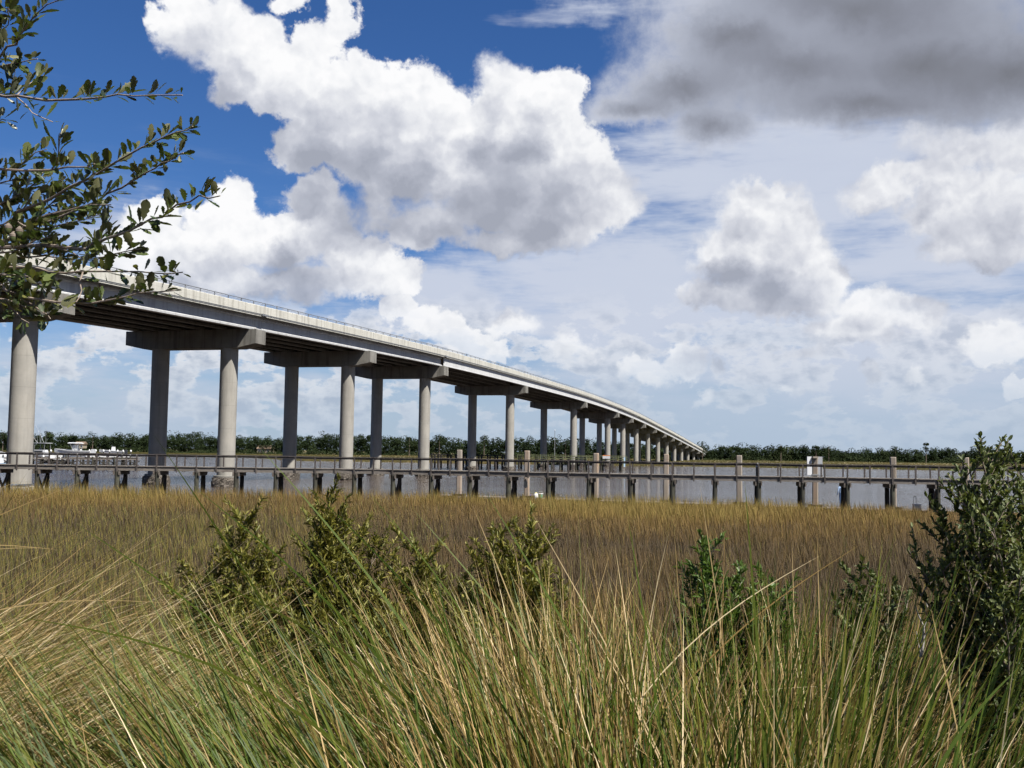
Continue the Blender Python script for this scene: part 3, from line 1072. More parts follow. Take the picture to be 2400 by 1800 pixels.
M['yellow_plastic'] = mat_noise('yellow cream plastic', [(0.0, (0.72, 0.62, 0.20)), (1.0, (0.80, 0.74, 0.45))], 5.0, rough=0.4, bump=0.0)
M['purple_cloth'] = mat_noise('dark violet cloth', [(0.0, (0.05, 0.04, 0.08)), (1.0, (0.10, 0.08, 0.15))], 9.0, rough=0.9, bump=0.2)
c = at(1267, 1160, gp_y(1267) + .9)
t = empty('bucket', (c.x, c.y, .60))
tag(t, 'green bucket standing on the floating dock', 'bucket')
MB().lathe((0, 0, 0), [(.13, 0), (.18, .34), (.165, .34), (.12, .04)], 16).build('body', M['green_plastic'], t, True)
MB().lathe((0, 0, 0), [(.195, .31), (.20, .35), (.185, .37)], 16).build('rim', M['white_paint'], t, True)
MB().tube([(.19 * math.cos(x), .02, .33 + .20 * math.sin(x)) for x in np.linspace(0, math.pi, 9)], .012, 5).build('handle', M['rail_metal'], t)
c = at(1256, 1160, gp_y(1256) + .7)
t = empty('jug', (c.x, c.y, .60))
tag(t, 'round cream and yellow jug beside the green bucket', 'jug')
MB().lathe((0, 0, 0), [(.10, 0), (.17, .06), (.18, .20), (.14, .32), (.06, .38)], 14).build('body', M['white_paint'], t, True)
MB().lathe((0, 0, 0), [(.10, .345), (.09, .41), (.04, .43)], 12).build('lid', M['yellow_plastic'], t, True)
c = at(1244, 1160, gp_y(1244) + .7)
mb = MB()
mb.lathe((0, 0, 0), [(.22, 0), (.26, .08), (.23, .18), (.15, .26), (.05, .29)], 12)
o = mb.build('bag', M['purple_cloth'], None, True)
o.location = (c.x, c.y, .60)
o.scale = (1.1, .8, 1)
tag(o, 'small dark violet bag on the floating dock left of the jug', 'bag')
c = at(2148, 1160, gp_y(2148) - .9)
t = empty('wheeled_cooler', (c.x, c.y, .60))
tag(t, 'small white cooler with an upright pull handle on the dock', 'cooler')
MB().box((0, 0, .24), (.44, .32, .36), 0, .96).build('body', M['grey_paint'], t)
MB().box((0, 0, .45), (.47, .35, .09)).build('lid', M['white_paint'], t)
mb = MB()
for x in (-.09, .07):
    mb.tube([(x - .06, .1, .45), (x - .06, .12, .95)], .014, 5)
mb.tube([(-.15, .12, .95), (.01, .12, .95)], .016, 5)
mb.build('pull_handle', M['dark_paint'], t)
for x in (-.2, .2):
    MB().tube([(x - .02, .15, .06), (x + .02, .15, .06)], .06, 10).build('wheel', M['dark_paint'], t)
c, d = walk(0.32 * BENT, WW + .25)
mb = MB()
mb.sweep([[V((x * s, y * s, z)) for x, y in ((-.12, -.05), (.12, -.05), (.13, .05), (-.1, .06))] for z, s in ((0, .7), (.1, 1.1), (.35, 1.0), (.52, .6), (.60, .3))])
o = mb.build('white_sack', M['white_paint'], None, True)
o.location = (c.x - .15, c.y, 1.60)
tag(o, 'small white sack hanging beneath the boardwalk by crossed braces', 'sack')

# ------------------------------------------------------------------ timber fender and platform out in the channel
A, B = V((-20.2, 256, 0)), V((27.4, 244, 0))
fd = (B - A).normalized()
fn = V((-fd.y, fd.x, 0))
fl = (B - A).length
fen = empty('channel_fender', (3, 250, 0))
tag(fen, 'long dark timber fender pier on many piles standing in the river under the bridge', 'pier')
for k in range(24):
    s = fl * (k + .2) / 24 + rr.uniform(-.3, .3)
    for off_, h in ((0, 3.45), (2.4, 3.35)):
        p = A + fd * s + fn * off_
        z = h + rr.uniform(-.15, .15)
        mat = 'pile_dark' if s < 24 else 'pile_green'
        rel(MB().tube([p + V((0, 0, -1.6)), p + V((0, 0, z))], [.25, .22], 7), fen).build('pile', M[mat], fen, True)
for off_ in (-.22, 2.62):
    for z in (3.25, 2.75, 2.2):
        for seg in range(4):
            s0, s1 = fl * seg / 4 + .03, fl * (seg + 1) / 4 - .03
            mat = 'pile_dark' if seg < 2 else 'lime_wood'
            if seg == 3 and z < 2.5:
                continue
            rel(MB().bar(A + fd * s0 + fn * off_ + V((0, 0, z)), A + fd * s1 + fn * off_ + V((0, 0, z)), .14, .20), fen).build('waler', M[mat], fen)
rel(MB().bar(A + fd * 1 + fn * 1.2 + V((0, 0, 1.9)), B - fd * 1 + fn * 1.2 + V((0, 0, 1.9)), 2.0, .12), fen).build('walkway', M['wood'], fen)
# lit railing of the platform at its right end
for z in (2.75, 3.25, 3.6):
    for off_ in (-.3,):
        rel(MB().bar(A + fd * (fl * .46) + fn * off_ + V((0, 0, z)), B + fn * off_ + V((0, 0, z)), .07, .09), fen).build('platform_rail', M['lime_wood'], fen)
for k in range(15):
    s = fl * (.46 + .54 * k / 14)
    p = A + fd * s - fn * .36
    rel(MB().bar(p + V((0, 0, 1.5)), p + V((0, 0, 3.68)), .11, .11, up=fn), fen).build('platform_post', M['lime_wood'], fen)
c = A + fd * (fl * .905) - fn * .55
t = empty('warning_sign', (c.x, c.y, 2.75))
tag(t, 'white warning board with an orange top edge on the channel platform', 'sign')
M['orange'] = mat_noise('orange paint', [(0.0, (0.75, 0.22, 0.04)), (1.0, (0.82, 0.30, 0.07))], 3.0, rough=0.6, bump=0.0)
MB().box((0, 0, .5), (1.8, .06, .72), R(-14)).build('board', M['white_paint'], t)
MB().box((-.005, -.02, .90), (1.8, .06, .13), R(-14)).build('orange_edge', M['orange'], t)
c = B - fn * .5 + V((-.35, 0, 0))
t = empty('end_marker', (c.x, c.y, 1.1))
tag(t, 'narrow pale upright marker board at the right end of the channel platform', 'marker')
MB().box((0, 0, 1.05), (.34, .10, 2.3)).build('board', M['blue_paint'], t)
MB().box((-.3, 0, .95), (.2, .12, 1.7)).build('post', M['lime_wood'], t)
# two thin bare masts far behind the fender
for px, top, y, lab in ((1300.5, 1009, 420, 'tall thin grey mast behind the fender, left of the bridge column'), (1352.5, 1034, 430, 'shorter thin grey mast beside the bridge columns')):
    p = at(px, top, y)
    t = empty('mast', (p.x, p.y, 0.0))
    tag(t, lab, 'mast', 'masts behind the fender')
    MB().tube([(0, 0, -1), (0, 0, p.z)], [.17, .10], 8).build('pole', M['rail_metal'], t, True)
    MB().lathe((0, 0, p.z), [(.14, 0), (.14, .25), (.05, .4)], 8).build('tip_light', M['white_paint'], t, True)

# ------------------------------------------------------------------ marina at the far left
def loc_px(px, y, z=0.0):
    p = at(px, 1000, y)
    return V((p.x, p.y, z))


def boat(name, px, y, L, z, rz, label, kind):
    p = loc_px(px, y, z)
    t = empty(name, p, rz)
    tag(t, label, 'boat', 'boats in the marina')
    W = L * .30
    H = L * .13
    rings = []
    for k in range(9):
        s = k / 8
        x = -L / 2 + L * s
        w = W / 2 * (1 - max(0, (s - .45) / .55) ** 2.2) * (0.92 + .08 * min(1, s * 3))
        kz = 0.10 * L * max(0, (s - .6) / .4) ** 2
        sh = H + .05 * L * s ** 2
        w = max(w, .02)
        rings.append([V((x, -w, sh)), V((x, -w * .86, H * .35 + kz * .4)), V((x, 0, kz)), V((x, w * .86, H * .35 + kz * .4)), V((x, w, sh)), V((x, w * .8, sh - .02)), V((x, 0, sh - .03)), V((x, -w * .8, sh - .02))])
    hull = MB().sweep(rings).build('hull', M['blue_paint'] if kind == 'blue' else M['white_paint'], t, True)
    mb = MB()
    for sy in (-1, 1):
        mb.tube([(r[0 if sy < 0 else 4].x, r[0 if sy < 0 else 4].y * 1.01, r[0].z - H * .22) for r in rings[:8]], .035, 4)
    mb.build('rub_rail', M['dark_paint'], hull)
    # console, windscreen, engines
    con = MB().box((-L * .05, 0, H + .55), (L * .13, W * .36, 1.0), 0, .85).build('console', M['white_paint'], t)
    MB().box((L * .005, 0, H + 1.25), (.08, W * .34, .45), 0, .9).build('windscreen', M['glass'], con)
    for sy in (-.22, .22):
        MB().box((-L / 2 - .25, sy * W, H * .75), (.45, .38, 1.1), 0, .8).build('outboard_engine', M['dark_paint'] if kind != 'ttop' else M['grey_paint'], t)
    if kind == 'ttop':
        zt = H + 1.4
        mb = MB()
        n = 10
        top, bot = [], []
        for k in range(n):
            s = k / (n - 1)
            x = -L * .24 + L * .36 * s
            w = W * .42 * (1 - .25 * abs(s - .45))
            top.append([V((x, -w, zt)), V((x, 0, zt + .16)), V((x, w, zt)), V((x, 0, zt - .10))])
        mb.sweep(top)
        mb.build('hard_top', M['white_paint'], t)
        mb = MB()
        for xa, xb in ((-.20, -.17), (-.11, -.07), (-.02, .05)):
            for sy in (-1, 1):
                mb.tube([(L * xa, sy * W * .24, H), (L * xb, sy * W * .34, zt - .02)], .065, 5)
        mb.build('top_frame', M['rail_metal'], t)
    elif kind == 'cabin':
        MB().sweep([[V((L * a, y_, z_)) for a, y_, z_ in pr] for pr in (
            [(-.12, -W * .36, H), (.24, -W * .30, H + .1), (.14, -W * .30, H + 1.0), (-.12, -W * .34, H + 1.35)],
            [(-.12, W * .36, H), (.24, W * .30, H + .1), (.14, W * .30, H + 1.0), (-.12, W * .34, H + 1.35)])]).build('cabin', M['white_paint'], t)
        MB().box((-L * .02, 0, H + 1.05), (L * .20, W * .71, .32)).build('window_band', M['glass'], t)
        MB().box((-L * .10, 0, H + 2.6), (L * .24, W * .8, .10)).build('hard_top', M['white_paint'], t)
        mb = MB()
        for sx in (-.2, 0):
            for sy in (-.34, .34):
                mb.tube([(L * sx, sy * W, H), (L * sx, sy * W, H + 2.6)], .05, 5)
        mb.build('top_frame', M['rail_metal'], t)
        for sy in (-.34, .34):
            MB().tube([(-L * .1, sy * W, H + 2.6), (-L * .16, sy * W * 1.3, H + 2.6 + L * .42)], [.035, .015], 5).build('outrigger', M['rail_metal'], t)
    elif kind == 'tower':
        MB().box((L * .02, 0, H + .55), (L * .34, W * .66, 1.1), 0, .82).build('cabin', M['grey_paint'], t)
        MB().box((L * .03, 0, H + .78), (L * .30, W * .645, .34)).build('window_band', M['glass'], t)
        MB().box((-L * .04, 0, H + 2.45), (L * .34, W * .74, .10)).build('hard_top', M['grey_paint'], t)
        mb = MB()
        for sx in (-.18, .10):
            for sy in (-.32, .32):
                mb.tube([(L * sx, sy * W, H), (L * (sx * .9), sy * W, H + 2.45)], .05, 5)
        mb.build('top_frame', M['rail_metal'], t)
        for sy, dx in ((-.3, .0), (.3, .0), (-.1, .08), (.1, .12)):
            MB().tube([(L * dx - L * .05, sy * W, H + 2.5), (L * dx - L * .02, sy * W * 1.2, H + 2.5 + L * .36)], [.035, .012], 5).build('antenna', M['rail_metal'], t)
        for sy in (-.34, .34):
            MB().tube([(0, sy * W, H + 2.4), (L * .42, sy * W * 2.0, H + 2.5 + L * .55)], [.03, .012], 5).build('outrigger', M['rail_metal'], t)
    return t


boat('center_console_boat', 174, 196, 7.2, 2.3, R(180), 'white open boat with a flat hard top on slim struts, raised at the marina', 'ttop')
boat('cabin_boat', -8, 190, 9.5, 0.6, R(8), 'white cabin boat at the left picture edge behind the first column', 'cabin')
boat('sport_boat', 98, 205, 9.0, 1.0, R(165), 'grey topped fishing boat with rods just right of the nearest column', 'tower')
boat('skiff', 122, 184, 5.6, 0.9, R(186), 'small white skiff in front of the grey topped fishing boat', 'skiff')
boat('blue_boat', 10, 178, 5.5, 0.2, R(4), 'pale blue small boat low at the left edge', 'blue')
boat('far_skiff', 265, 262, 6.5, 2.2, R(182), 'dark low boat on a lift right of the hard top boat', 'skiff')

md_ = empty('marina_dock', loc_px(160, 180, 0))
tag(md_, 'low wooden marina dock with braced dark piles behind the boardwalk', 'dock')
pa, pb = loc_px(-120, 176), loc_px(330, 186)
dv = (pb - pa).normalized()
dn = V((-dv.y, dv.x, 0))
LL = (pb - pa).length
for k in range(18):
    p = pa + dv * (LL * (k + .5) / 18)
    for off_ in (0, 2.0):
        rel(MB().tube([p + dn * off_ + V((0, 0, -1.5)), p + dn * off_ + V((0, 0, 1.75))], .14, 7), md_).build('pile', M['pile_dark'], md_, True)
    for s in (0, 1):
        e = V((0, 0, .6)) if s else V((0, 0, 1.6))
        f = V((0, 0, 1.6)) if s else V((0, 0, .6))
        rel(MB().bar(p + e - dn * .1 - dv * .9, p + f - dn * .1 + dv * .9, .08, .18), md_).build('brace', M['pile_dark'], md_)
for k in range(6):
    s0, s1 = LL * k / 6 + .03, LL * (k + 1) / 6 - .03
    rel(MB().bar(pa + dv * s0 + dn * 1.0 + V((0, 0, 1.8)), pa + dv * s1 + dn * 1.0 + V((0, 0, 1.8)), 2.4, .14), md_).build('deck_section', M['wood_grey'], md_)
pts = [(-30, 200, 3.1), (22, 186, 2.6), (60, 186, 2.6), (82, 182, 2.7), (106, 184, 2.6), (122, 196, 3.2), (141, 200, 3.2), (158, 200, 3.2), (184, 184, 2.6), (192, 215, 3.3), (212, 205, 3.3), (227, 210, 3.3), (245, 210, 3.3),
       (259, 212, 3.3), (278, 215, 3.3), (291, 215, 3.3), (309, 218, 3.3), (220, 183, 2.5), (237, 184, 2.5), (272, 184, 2.5), (289, 186, 2.6), (308, 187, 2.6), (323, 187, 2.5), (163, 183, 2.5), (105, 181, 2.3)]
_o = 'first second third fourth fifth sixth seventh eighth ninth tenth eleventh twelfth thirteenth fourteenth fifteenth sixteenth seventeenth eighteenth nineteenth twentieth'.split()
ORD = _o + ['twenty-' + w for w in _o[:9]]
wx = sorted(range(len(pts)), key=lambda k: pts[k][0])
for n, k in enumerate(wx):
    px, y, h = pts[k]
    p = loc_px(px, y)
    t = empty('marina_piling', p)
    tag(t, 'white capped dark mooring piling in the marina, %s from the left' % ORD[n], 'piling', 'white capped mooring pilings in the marina')
    MB().tube([(0, 0, -1.6), (0, 0, h)], [.16, .14], 8).build('shaft', M['pile_green'], t, True)
    MB().lathe((0, 0, h - .22), [(.17, 0), (.18, .16), (.16, .25), (.03, .42)], 8).build('cap', M['white_paint'], t, True)
for n, (px, y, w) in enumerate(((140, 198, 1.3), (215, 208, 1.6), (243, 209, 1.2), (268, 212, 1.4), (297, 214, 1.4))):
    p = loc_px(px, y, 0)
    t = empty('dock_box', (p.x, p.y, 1.9))
    tag(t, 'white storage box on the marina dock, %s from the left' % ORD[n], 'box', 'white boxes on the marina dock')
    MB().box((0, 0, .32), (w, .6, .56)).build('body', M['white_paint'], t)
    MB().box((0, 0, .64), (w + .06, .66, .08)).build('lid', M['white_paint'], t)
p2a, p2b = loc_px(95, 203), loc_px(330, 217)
mk = empty('finger_dock', (p2a + p2b) / 2)
tag(mk, 'far finger dock of the marina with a row of white boxes', 'dock')
rel(MB().bar(p2a + V((0, 0, 1.82)), p2b + V((0, 0, 1.82)), 2.2, .16), mk).build('deck_section', M['wood_grey'], mk)
rel(MB().bar(p2a + V((0, -1.15, 1.6)), p2b + V((0, -1.15, 1.6)), .1, .3), mk).build('skirt', M['wood'], mk)

# boathouse and a house among the trees
def house(name, px, y, w, d, hw, hr, z, rz, label, cat, wall, roof, nwin):
    p = loc_px(px, y, z)
    t = empty(name, p, rz)
    tag(t, label, cat)
    MB().box((0, 0, hw / 2), (w, d, hw)).build('wall', M[wall], t)
    ov = .5
    MB().sweep([[V((x, sy * (d / 2 + ov), hw - .12)) if k != 1 else V((x, 0, hw + hr)) for k, sy in enumerate((-1, 0, 1))] for x in (-w / 2 - ov, w / 2 + ov)]).build('roof', M[roof], t)
    for k in range(nwin):
        x = -w / 2 + w * (k + .5) / nwin
        f = MB().box((x, -d / 2 - .03, hw * .55), (1.3, .08, 1.5)).build('window', M['white_paint'], t)
        MB().box((x, -d / 2 - .08, hw * .55), (1.1, .04, 1.3)).build('pane', M['glass'], f)
    return t


house('boathouse', 192, 640, 5.0, 6.0, 2.6, 1.6, 3.0, R(4), 'small boathouse with a brown pitched roof behind the hard top boat', 'boathouse', 'tan_paint', 'roof_brown', 2)
house('riverside_house', 624, 697, 9, 8, 3.2, 2.2, 1.2, R(-6), 'small tan house half hidden in the far trees', 'house', 'tan_paint', 'roof_brown', 3)

# ------------------------------------------------------------------ far woods and far marsh grass
def leaf_quads(P, N, size, asp, r, fold=None):
    """one quad per point: centre P, facing N, half length size, width = size*asp; returns verts (n,4,3)"""
    n = len(P)
    a = r.normal(size=(n, 3))
    a -= (a * N).sum(1, keepdims=True) * N
    a /= np.linalg.norm(a, axis=1, keepdims=True) + 1e-9
    b = np.cross(N, a)
    s = size.reshape(-1, 1)
    w = (size * asp).reshape(-1, 1)
    return np.stack([P - a * s, P + b * w - a * s * .1, P + a * s, P - b * w + a * s * .1], 1)


def unit(v):
    return v / (np.linalg.norm(v, axis=-1, keepdims=True) + 1e-9)


def crown_points(r, n, lobes):
    """points on and in a union of ellipsoid lobes [(c, (rx,ry,rz))], mostly near the surface; returns points, normals"""
    vol = np.array([l[1][0] * l[1][2] for l in lobes]) ** 1.0
    k = r.choice(len(lobes), n, p=vol / vol.sum())
    C = np.array([l[0] for l in lobes])[k]
    S = np.array([l[1] for l in lobes])[k]
    u = unit(r.normal(size=(n, 3)))
    rad = r.uniform(.55, 1.0, (n, 1)) ** .6
    P = C + u * S * rad
    N = unit(u / S * S.mean(1, keepdims=True) + r.normal(scale=.45, size=(n, 3)))
    return P, N


r = np.random.default_rng(11)
M['woods'] = mat_blade('far woods leaves', [(0.0, (0.008, 0.014, 0.006)), (0.35, (0.014, 0.023, 0.008)), (0.7, (0.023, 0.034, 0.012)), (1.0, (0.040, 0.049, 0.018))], 0.12, 0.8, 0.1)
M['bark_far'] = mat_noise('far bark', [(0.0, (0.06, 0.045, 0.035)), (1.0, (0.14, 0.11, 0.085))], 2.0, rough=0.9, bump=0.2)
qv, qt = [], []


def tree_line_y(x):
    return np.interp(x, [-600, -300, -150, 0, 200, 600], [770, 745, 690, 655, 668, 720])


x = -480.0
rows = [(0, 1.0), (14, 1.06), (30, 1.10), (48, 1.14)]
for dy, hs_ in rows:
    x = -760.0
    while x < 620:
        y = tree_line_y(x) + dy + r.uniform(-5, 5)
        left = np.interp(x, [-400, -120, 0, 90, 150, 400], [12.6, 12.4, 12.2, 10.6, 8.6, 8.6])
        H = (left + r.normal(0, 1.3) + 1.2 * math.sin(x * .045) + .8 * math.sin(x * .13 + 1)) * hs_
        W = r.uniform(3.0, 5.5)
        z0 = 0.6
        lobes = []
        nl = 9
        for k in range(nl):
            t_ = r.uniform(0.08, .88)
            rr_ = W * (1.0 - .45 * abs(t_ - .5)) * r.uniform(.45, .75)
            lobes.append(((x + r.uniform(-.5, .5) * W, y + r.uniform(-.5, .5) * W, z0 + H * t_), (rr_, rr_, rr_ * r.uniform(.6, .85))))
        n = 500 if dy < 20 else 150
        P, N = crown_points(r, n, lobes)
        P[:, 2] = np.clip(P[:, 2], .2, None)
        qv.append(leaf_quads(P, N, r.uniform(.27, .50, n), .85, r))
        qt.append(np.repeat(np.clip(r.normal(.40, .17) + r.normal(0, .08, n), 0, 1), 4))
        x += W * r.uniform(.75, 1.15)
# the dense inside of the wood
n = 9000
xs = r.uniform(-740, 600, n)
ys = tree_line_y(xs) + r.uniform(3, 40, n)
hh = np.interp(xs, [-400, -120, 0, 90, 150, 400], [9.6, 9.4, 9.2, 7.8, 6.2, 6.2])
P = np.stack([xs, ys, .4 + r.uniform(0, 1, n) * hh], 1)
N = unit(r.normal(size=(n, 3)) + np.array([0, -1.2, .3]))
qv.append(leaf_quads(P, N, r.uniform(.8, 1.4, n), .8, r))
qt.append(np.repeat(np.clip(r.normal(.3, .15, n), 0, 1), 4))
# undergrowth along the front edge
n = 38000
xs = r.uniform(-700, 560, n)
ys = tree_line_y(xs) - r.uniform(2, 9, n)
zs = r.uniform(0, 1, n) ** 1.6 * 4.2 * (1 + .5 * np.sin(xs * .09) + .3 * np.sin(xs * .31)) * .6 + .6
P = np.stack([xs, ys, zs], 1)
N = unit(r.normal(size=(n, 3)) + np.array([.2, -.8, .5]))
qv.append(leaf_quads(P, N, r.uniform(.22, .5, n), .75, r))
qt.append(np.repeat(np.clip(r.normal(.62, .2, n), 0, 1), 4))
qv = np.concatenate(qv)
qt = np.concatenate(qt)
nf = len(qv)
me = big_mesh('far_woods', qv.reshape(-1, 3), np.arange(nf * 4), np.full(nf, 4), M['woods'], {'tone': qt})
tag(link('far_woods', me), 'dark green belt of woods along the far bank', 'woods', kind='stuff')


def far_tree(px, top, y, kind, label, w=3.6):
    p = at(px, top, y)
    t = empty('pine_tree' if kind == 'pine' else 'broadleaf_tree', (p.x, p.y, .6))
    H = p.z - .6
    tag(t, label, 'tree', 'trees standing out of the far woods')
    lobes = []
    if kind == 'pine':
        for k in range(7):
            zz = H * r.uniform(.62, .97)
            a = r.uniform(0, 6.28)
            d_ = w * .5 * r.uniform(.2, 1) * (1.05 - zz / H + .35)
            s = w * r.uniform(.22, .36)
            lobes.append(((d_ * math.cos(a), d_ * math.sin(a), zz - s * .5), (s * 1.3, s * 1.3, s * .6)))
        MB().tube([(0, 0, -.6), (.1, 0, H * .5), (0, 0, H * .93)], [.28, .2, .07], 6).build('trunk', M['bark_far'], t, True)
    else:
        for k in range(9):
            zz = H * r.uniform(.42, .92)
            a = r.uniform(0, 6.28)
            d_ = w * .55 * r.uniform(.1, 1)
            s = w * r.uniform(.32, .5)
            lobes.append(((d_ * math.cos(a), d_ * math.sin(a), zz - s * .4), (s, s, s * .75)))
        MB().tube([(0, 0, -.6), (.1, .1, H * .5), (0, 0, H * .8)], [.35, .25, .1], 6).build('trunk', M['bark_far'], t, True)
    n = 420
    P, N = crown_points(r, n, lobes)
    v = leaf_quads(P, N, r.uniform(.22, .5, n), .7, r)
    tone = np.repeat(np.clip(r.normal(.38, .16, n), 0, 1), 4)
    link('crown', big_mesh('crown', v.reshape(-1, 3), np.arange(n * 4), np.full(n, 4), M['woods'], {'tone': tone}), t)


for px, top, y, kind, label, w in (
        (1646, 1032, 640, 'broad', 'round crowned dark tree just right of the end of the bridge', 6.5),
        (1830, 1037, 650, 'pine', 'small round topped pine left of the tallest clump in the right far woods', 4),
        (1942, 1036, 650, 'broad', 'broad dark tree rising highest in the right far woods', 8.5),
        (1912, 1039, 655, 'pine', 'flat topped pine touching the broad dark tree, on its left', 5),
        (2170, 1036, 655, 'pine', 'lone thin pine standing clear above the woods left of the shrub', 3.6),
        (2098, 1043, 655, 'broad', 'rounded tree above the woods right of the guide pile with panels', 6),
        (1300, 1021, 640, 'pine', 'dark pine behind the tall thin mast', 6),
        (1325, 1026, 640, 'broad', 'broad tree right of the tall thin mast', 5.5),
        (1135, 1014, 640, 'pine', 'feathery pine between the two columns of the fifth pier', 6),
        (1030, 1016, 640, 'pine', 'airy pine group left of the fifth pier, with sky showing through', 7),
        (960, 1015, 640, 'broad', 'broad crowned tree between the columns of the fourth pier', 7),
        (8, 1008, 680, 'pine', 'dark tree at the very left edge above the boats', 6),
        (62, 1013, 690, 'broad', 'rounded tree behind the nearest bridge column', 6),
        (218, 1012, 690, 'broad', 'highest rounded tree above the hard top boat', 7.5)):
    far_tree(px, top, y, kind, label, w)

# grass of the far marsh: a low fringe of upright tufts
M['far_grass'] = mat_blade('far marsh grass', [(0.0, (0.052, 0.055, 0.021)), (0.45, (0.092, 0.082, 0.033)), (1.0, (0.145, 0.113, 0.050))], 0.2, 0.8, 0.1)
n = 56000
xs = r.uniform(-640, 500, n)
fr = r.uniform(0, 1, n) ** 2.2
ys = far_edge(xs) + 1 + fr * (tree_line_y(xs) - far_edge(xs) - 10)
hh = r.uniform(.3, .75, n)
ww = r.uniform(.25, .7, n)
zb = ground_z(xs, ys) - .1
v = np.zeros((n, 3, 3))
v[:, 0] = np.stack([xs - ww, ys, zb], 1)
v[:, 1] = np.stack([xs + ww, ys + r.uniform(-.3, .3, n), zb], 1)
v[:, 2] = np.stack([xs + r.uniform(-.3, .3, n), ys, zb + hh], 1)
tone = np.clip(.5 + .35 * fbm2(xs, ys, .02, 9) + r.normal(0, .15, n), 0, 1)
me = big_mesh('far_marsh_grass', v.reshape(-1, 3), np.arange(n * 3), np.full(n, 3), M['far_grass'], {'tone': np.repeat(tone, 3)})
tag(link('far_marsh_grass', me), 'flat tan green marsh grass along the far shore', 'grass', kind='stuff')

# ------------------------------------------------------------------ grasses
def blades(base, L, az, t0, bend, w, segs, r, tone, twist=0.6, pw=1.4, kink=0.0):
    """arching tapered blades; returns verts, flat faces, counts, tone, along"""
    n = len(base)
    h = np.stack([np.cos(az), np.sin(az), np.zeros(n)], 1)
    tw = r.normal(0, twist, n)
    sd = np.stack([-np.sin(az + tw), np.cos(az + tw), np.zeros(n)], 1)
    # blades show a broad side to somebody: mix in the across-the-view direction
    sd = unit(sd + np.array([0.7, 0, 0]) * np.sign(sd[:, :1] + 1e-6))
    p = base.copy()
    V_, al = [], []
    kx = np.where(r.uniform(0, 1, n) < kink, r.uniform(.5, 1.5, n), 0.0)       # snapped blades
    kp = r.uniform(.35, .85, n)
    for k in range(segs + 1):
        s = k / segs
        wk = (w * (1 - .15 * s) * (1 - s ** 2.2) ** .8).reshape(-1, 1) * .5
        if k < segs:
            V_ += [p - sd * wk, p + sd * wk]
            al += [s, s]
        else:
            V_.append(p)
            al.append(1.0)
        th = t0 + bend * ((k + .5) / segs) ** pw + kx * ((k + .5) / segs > kp)
        p = p + (L / segs).reshape(-1, 1) * (np.sin(th).reshape(-1, 1) * h + np.cos(th).reshape(-1, 1) * np.array([0, 0, 1.0]))
    m = 2 * segs + 1
    V_ = np.stack(V_, 1).reshape(-1, 3)
    f = []
    for k in range(segs - 1):
        f += [2 * k, 2 * k + 1, 2 * k + 3, 2 * k + 2]
    f += [2 * segs - 2, 2 * segs - 1, 2 * segs]
    f = np.array(f)
    F = (np.arange(n).reshape(-1, 1) * m + f).reshape(-1)
    cnt = np.tile(np.array([4] * (segs - 1) + [3]), n)
    return V_, F, cnt, np.repeat(tone, m), np.tile(np.array(al), n)


def join(parts):
    Vs, Fs, Cs, Ts, As = [], [], [], [], []
    k = 0
    for v, f, c_, t, a_ in parts:
        Vs.append(v)
        Fs.append(f + k)
        Cs.append(c_)
        Ts.append(t)
        As.append(a_)
        k += len(v)
    return np.concatenate(Vs), np.concatenate(Fs), np.concatenate(Cs), {'tone': np.concatenate(Ts), 'along': np.concatenate(As)}


r = np.random.default_rng(21)
# --- the salt marsh between the bank and the boardwalk
M['marsh'] = mat_blade('salt marsh grass', [(0.0, (0.078, 0.059, 0.038)), (0.25, (0.118, 0.082, 0.042)), (0.5, (0.172, 0.110, 0.039)), (0.72, (0.222, 0.155, 0.050)), (0.88, (0.205, 0.160, 0.048)), (1.0, (0.10, 0.112, 0.032))], 0.25, 0.75, 0.15)
parts = []
for (ya, yb, dens, wmul, segs) in ((9.5, 18, 190, 1.05, 3), (18, 30, 135, 1.4, 3), (30, 46, 95, 1.8, 2), (46, 73, 62, 2.5, 2)):
    hw_b = yb * .70 + 5
    area = (yb - ya) * 2 * hw_b
    n = int(area * dens)
    x_ = r.uniform(-hw_b, hw_b, n)
    y_ = r.uniform(ya, yb, n)
    e = near_edge(x_)
    d_edge = e + .4 - y_
    keep = (np.abs(x_) < y_ * .70 + 5) & (d_edge > 0)
    # thinner where the bank begins, and patchy
    keep &= r.uniform(0, 1, n) < np.clip((y_ - 9) / 5, .12, 1) * np.clip(.85 + .5 * fbm2(x_, y_, .5, 5), .3, 1)
    x_, y_, d_edge = x_[keep], y_[keep], d_edge[keep]
    n = len(x_)
    edge = np.clip(1 - d_edge / 30, 0, 1)
    pat = fbm2(x_ * 1.0, y_ * 1.0, .10, 6)
    pat2 = fbm2(x_, y_, .55, 7)
    L = (.62 + .30 * edge ** 1.5 + .32 * np.clip(1 - d_edge / 7, 0, 1) * np.clip((2 - x_) / 10, .15, 1) + .16 * pat + .20 * pat2) * r.uniform(.62, 1.22, n)
    tone = .02 + .68 * edge ** .95 + .38 * pat + .20 * pat2 + r.normal(0, .14, n)
    tone = np.clip(tone, 0, .84)
    green = r.uniform(0, 1, n) < (.05 + .42 * np.clip((-x_ - 2) / 8, 0, 1) * (1 - edge) + .10 * (d_edge < 3))
    tone = np.where(green, r.uniform(.85, 1, n), tone)
    base = np.stack([x_, y_, ground_z(x_, y_) - .05], 1)
    az = r.normal(math.pi, 1.6, n)
    parts.append(blades(base, L, az, r.uniform(0, .16, n), r.uniform(.05, .55, n), r.uniform(.007, .013, n) * wmul, segs, r, tone))
v, f, c_, at_ = join(parts)
me = big_mesh('marsh_grass', v, f, c_, M['marsh'], at_)
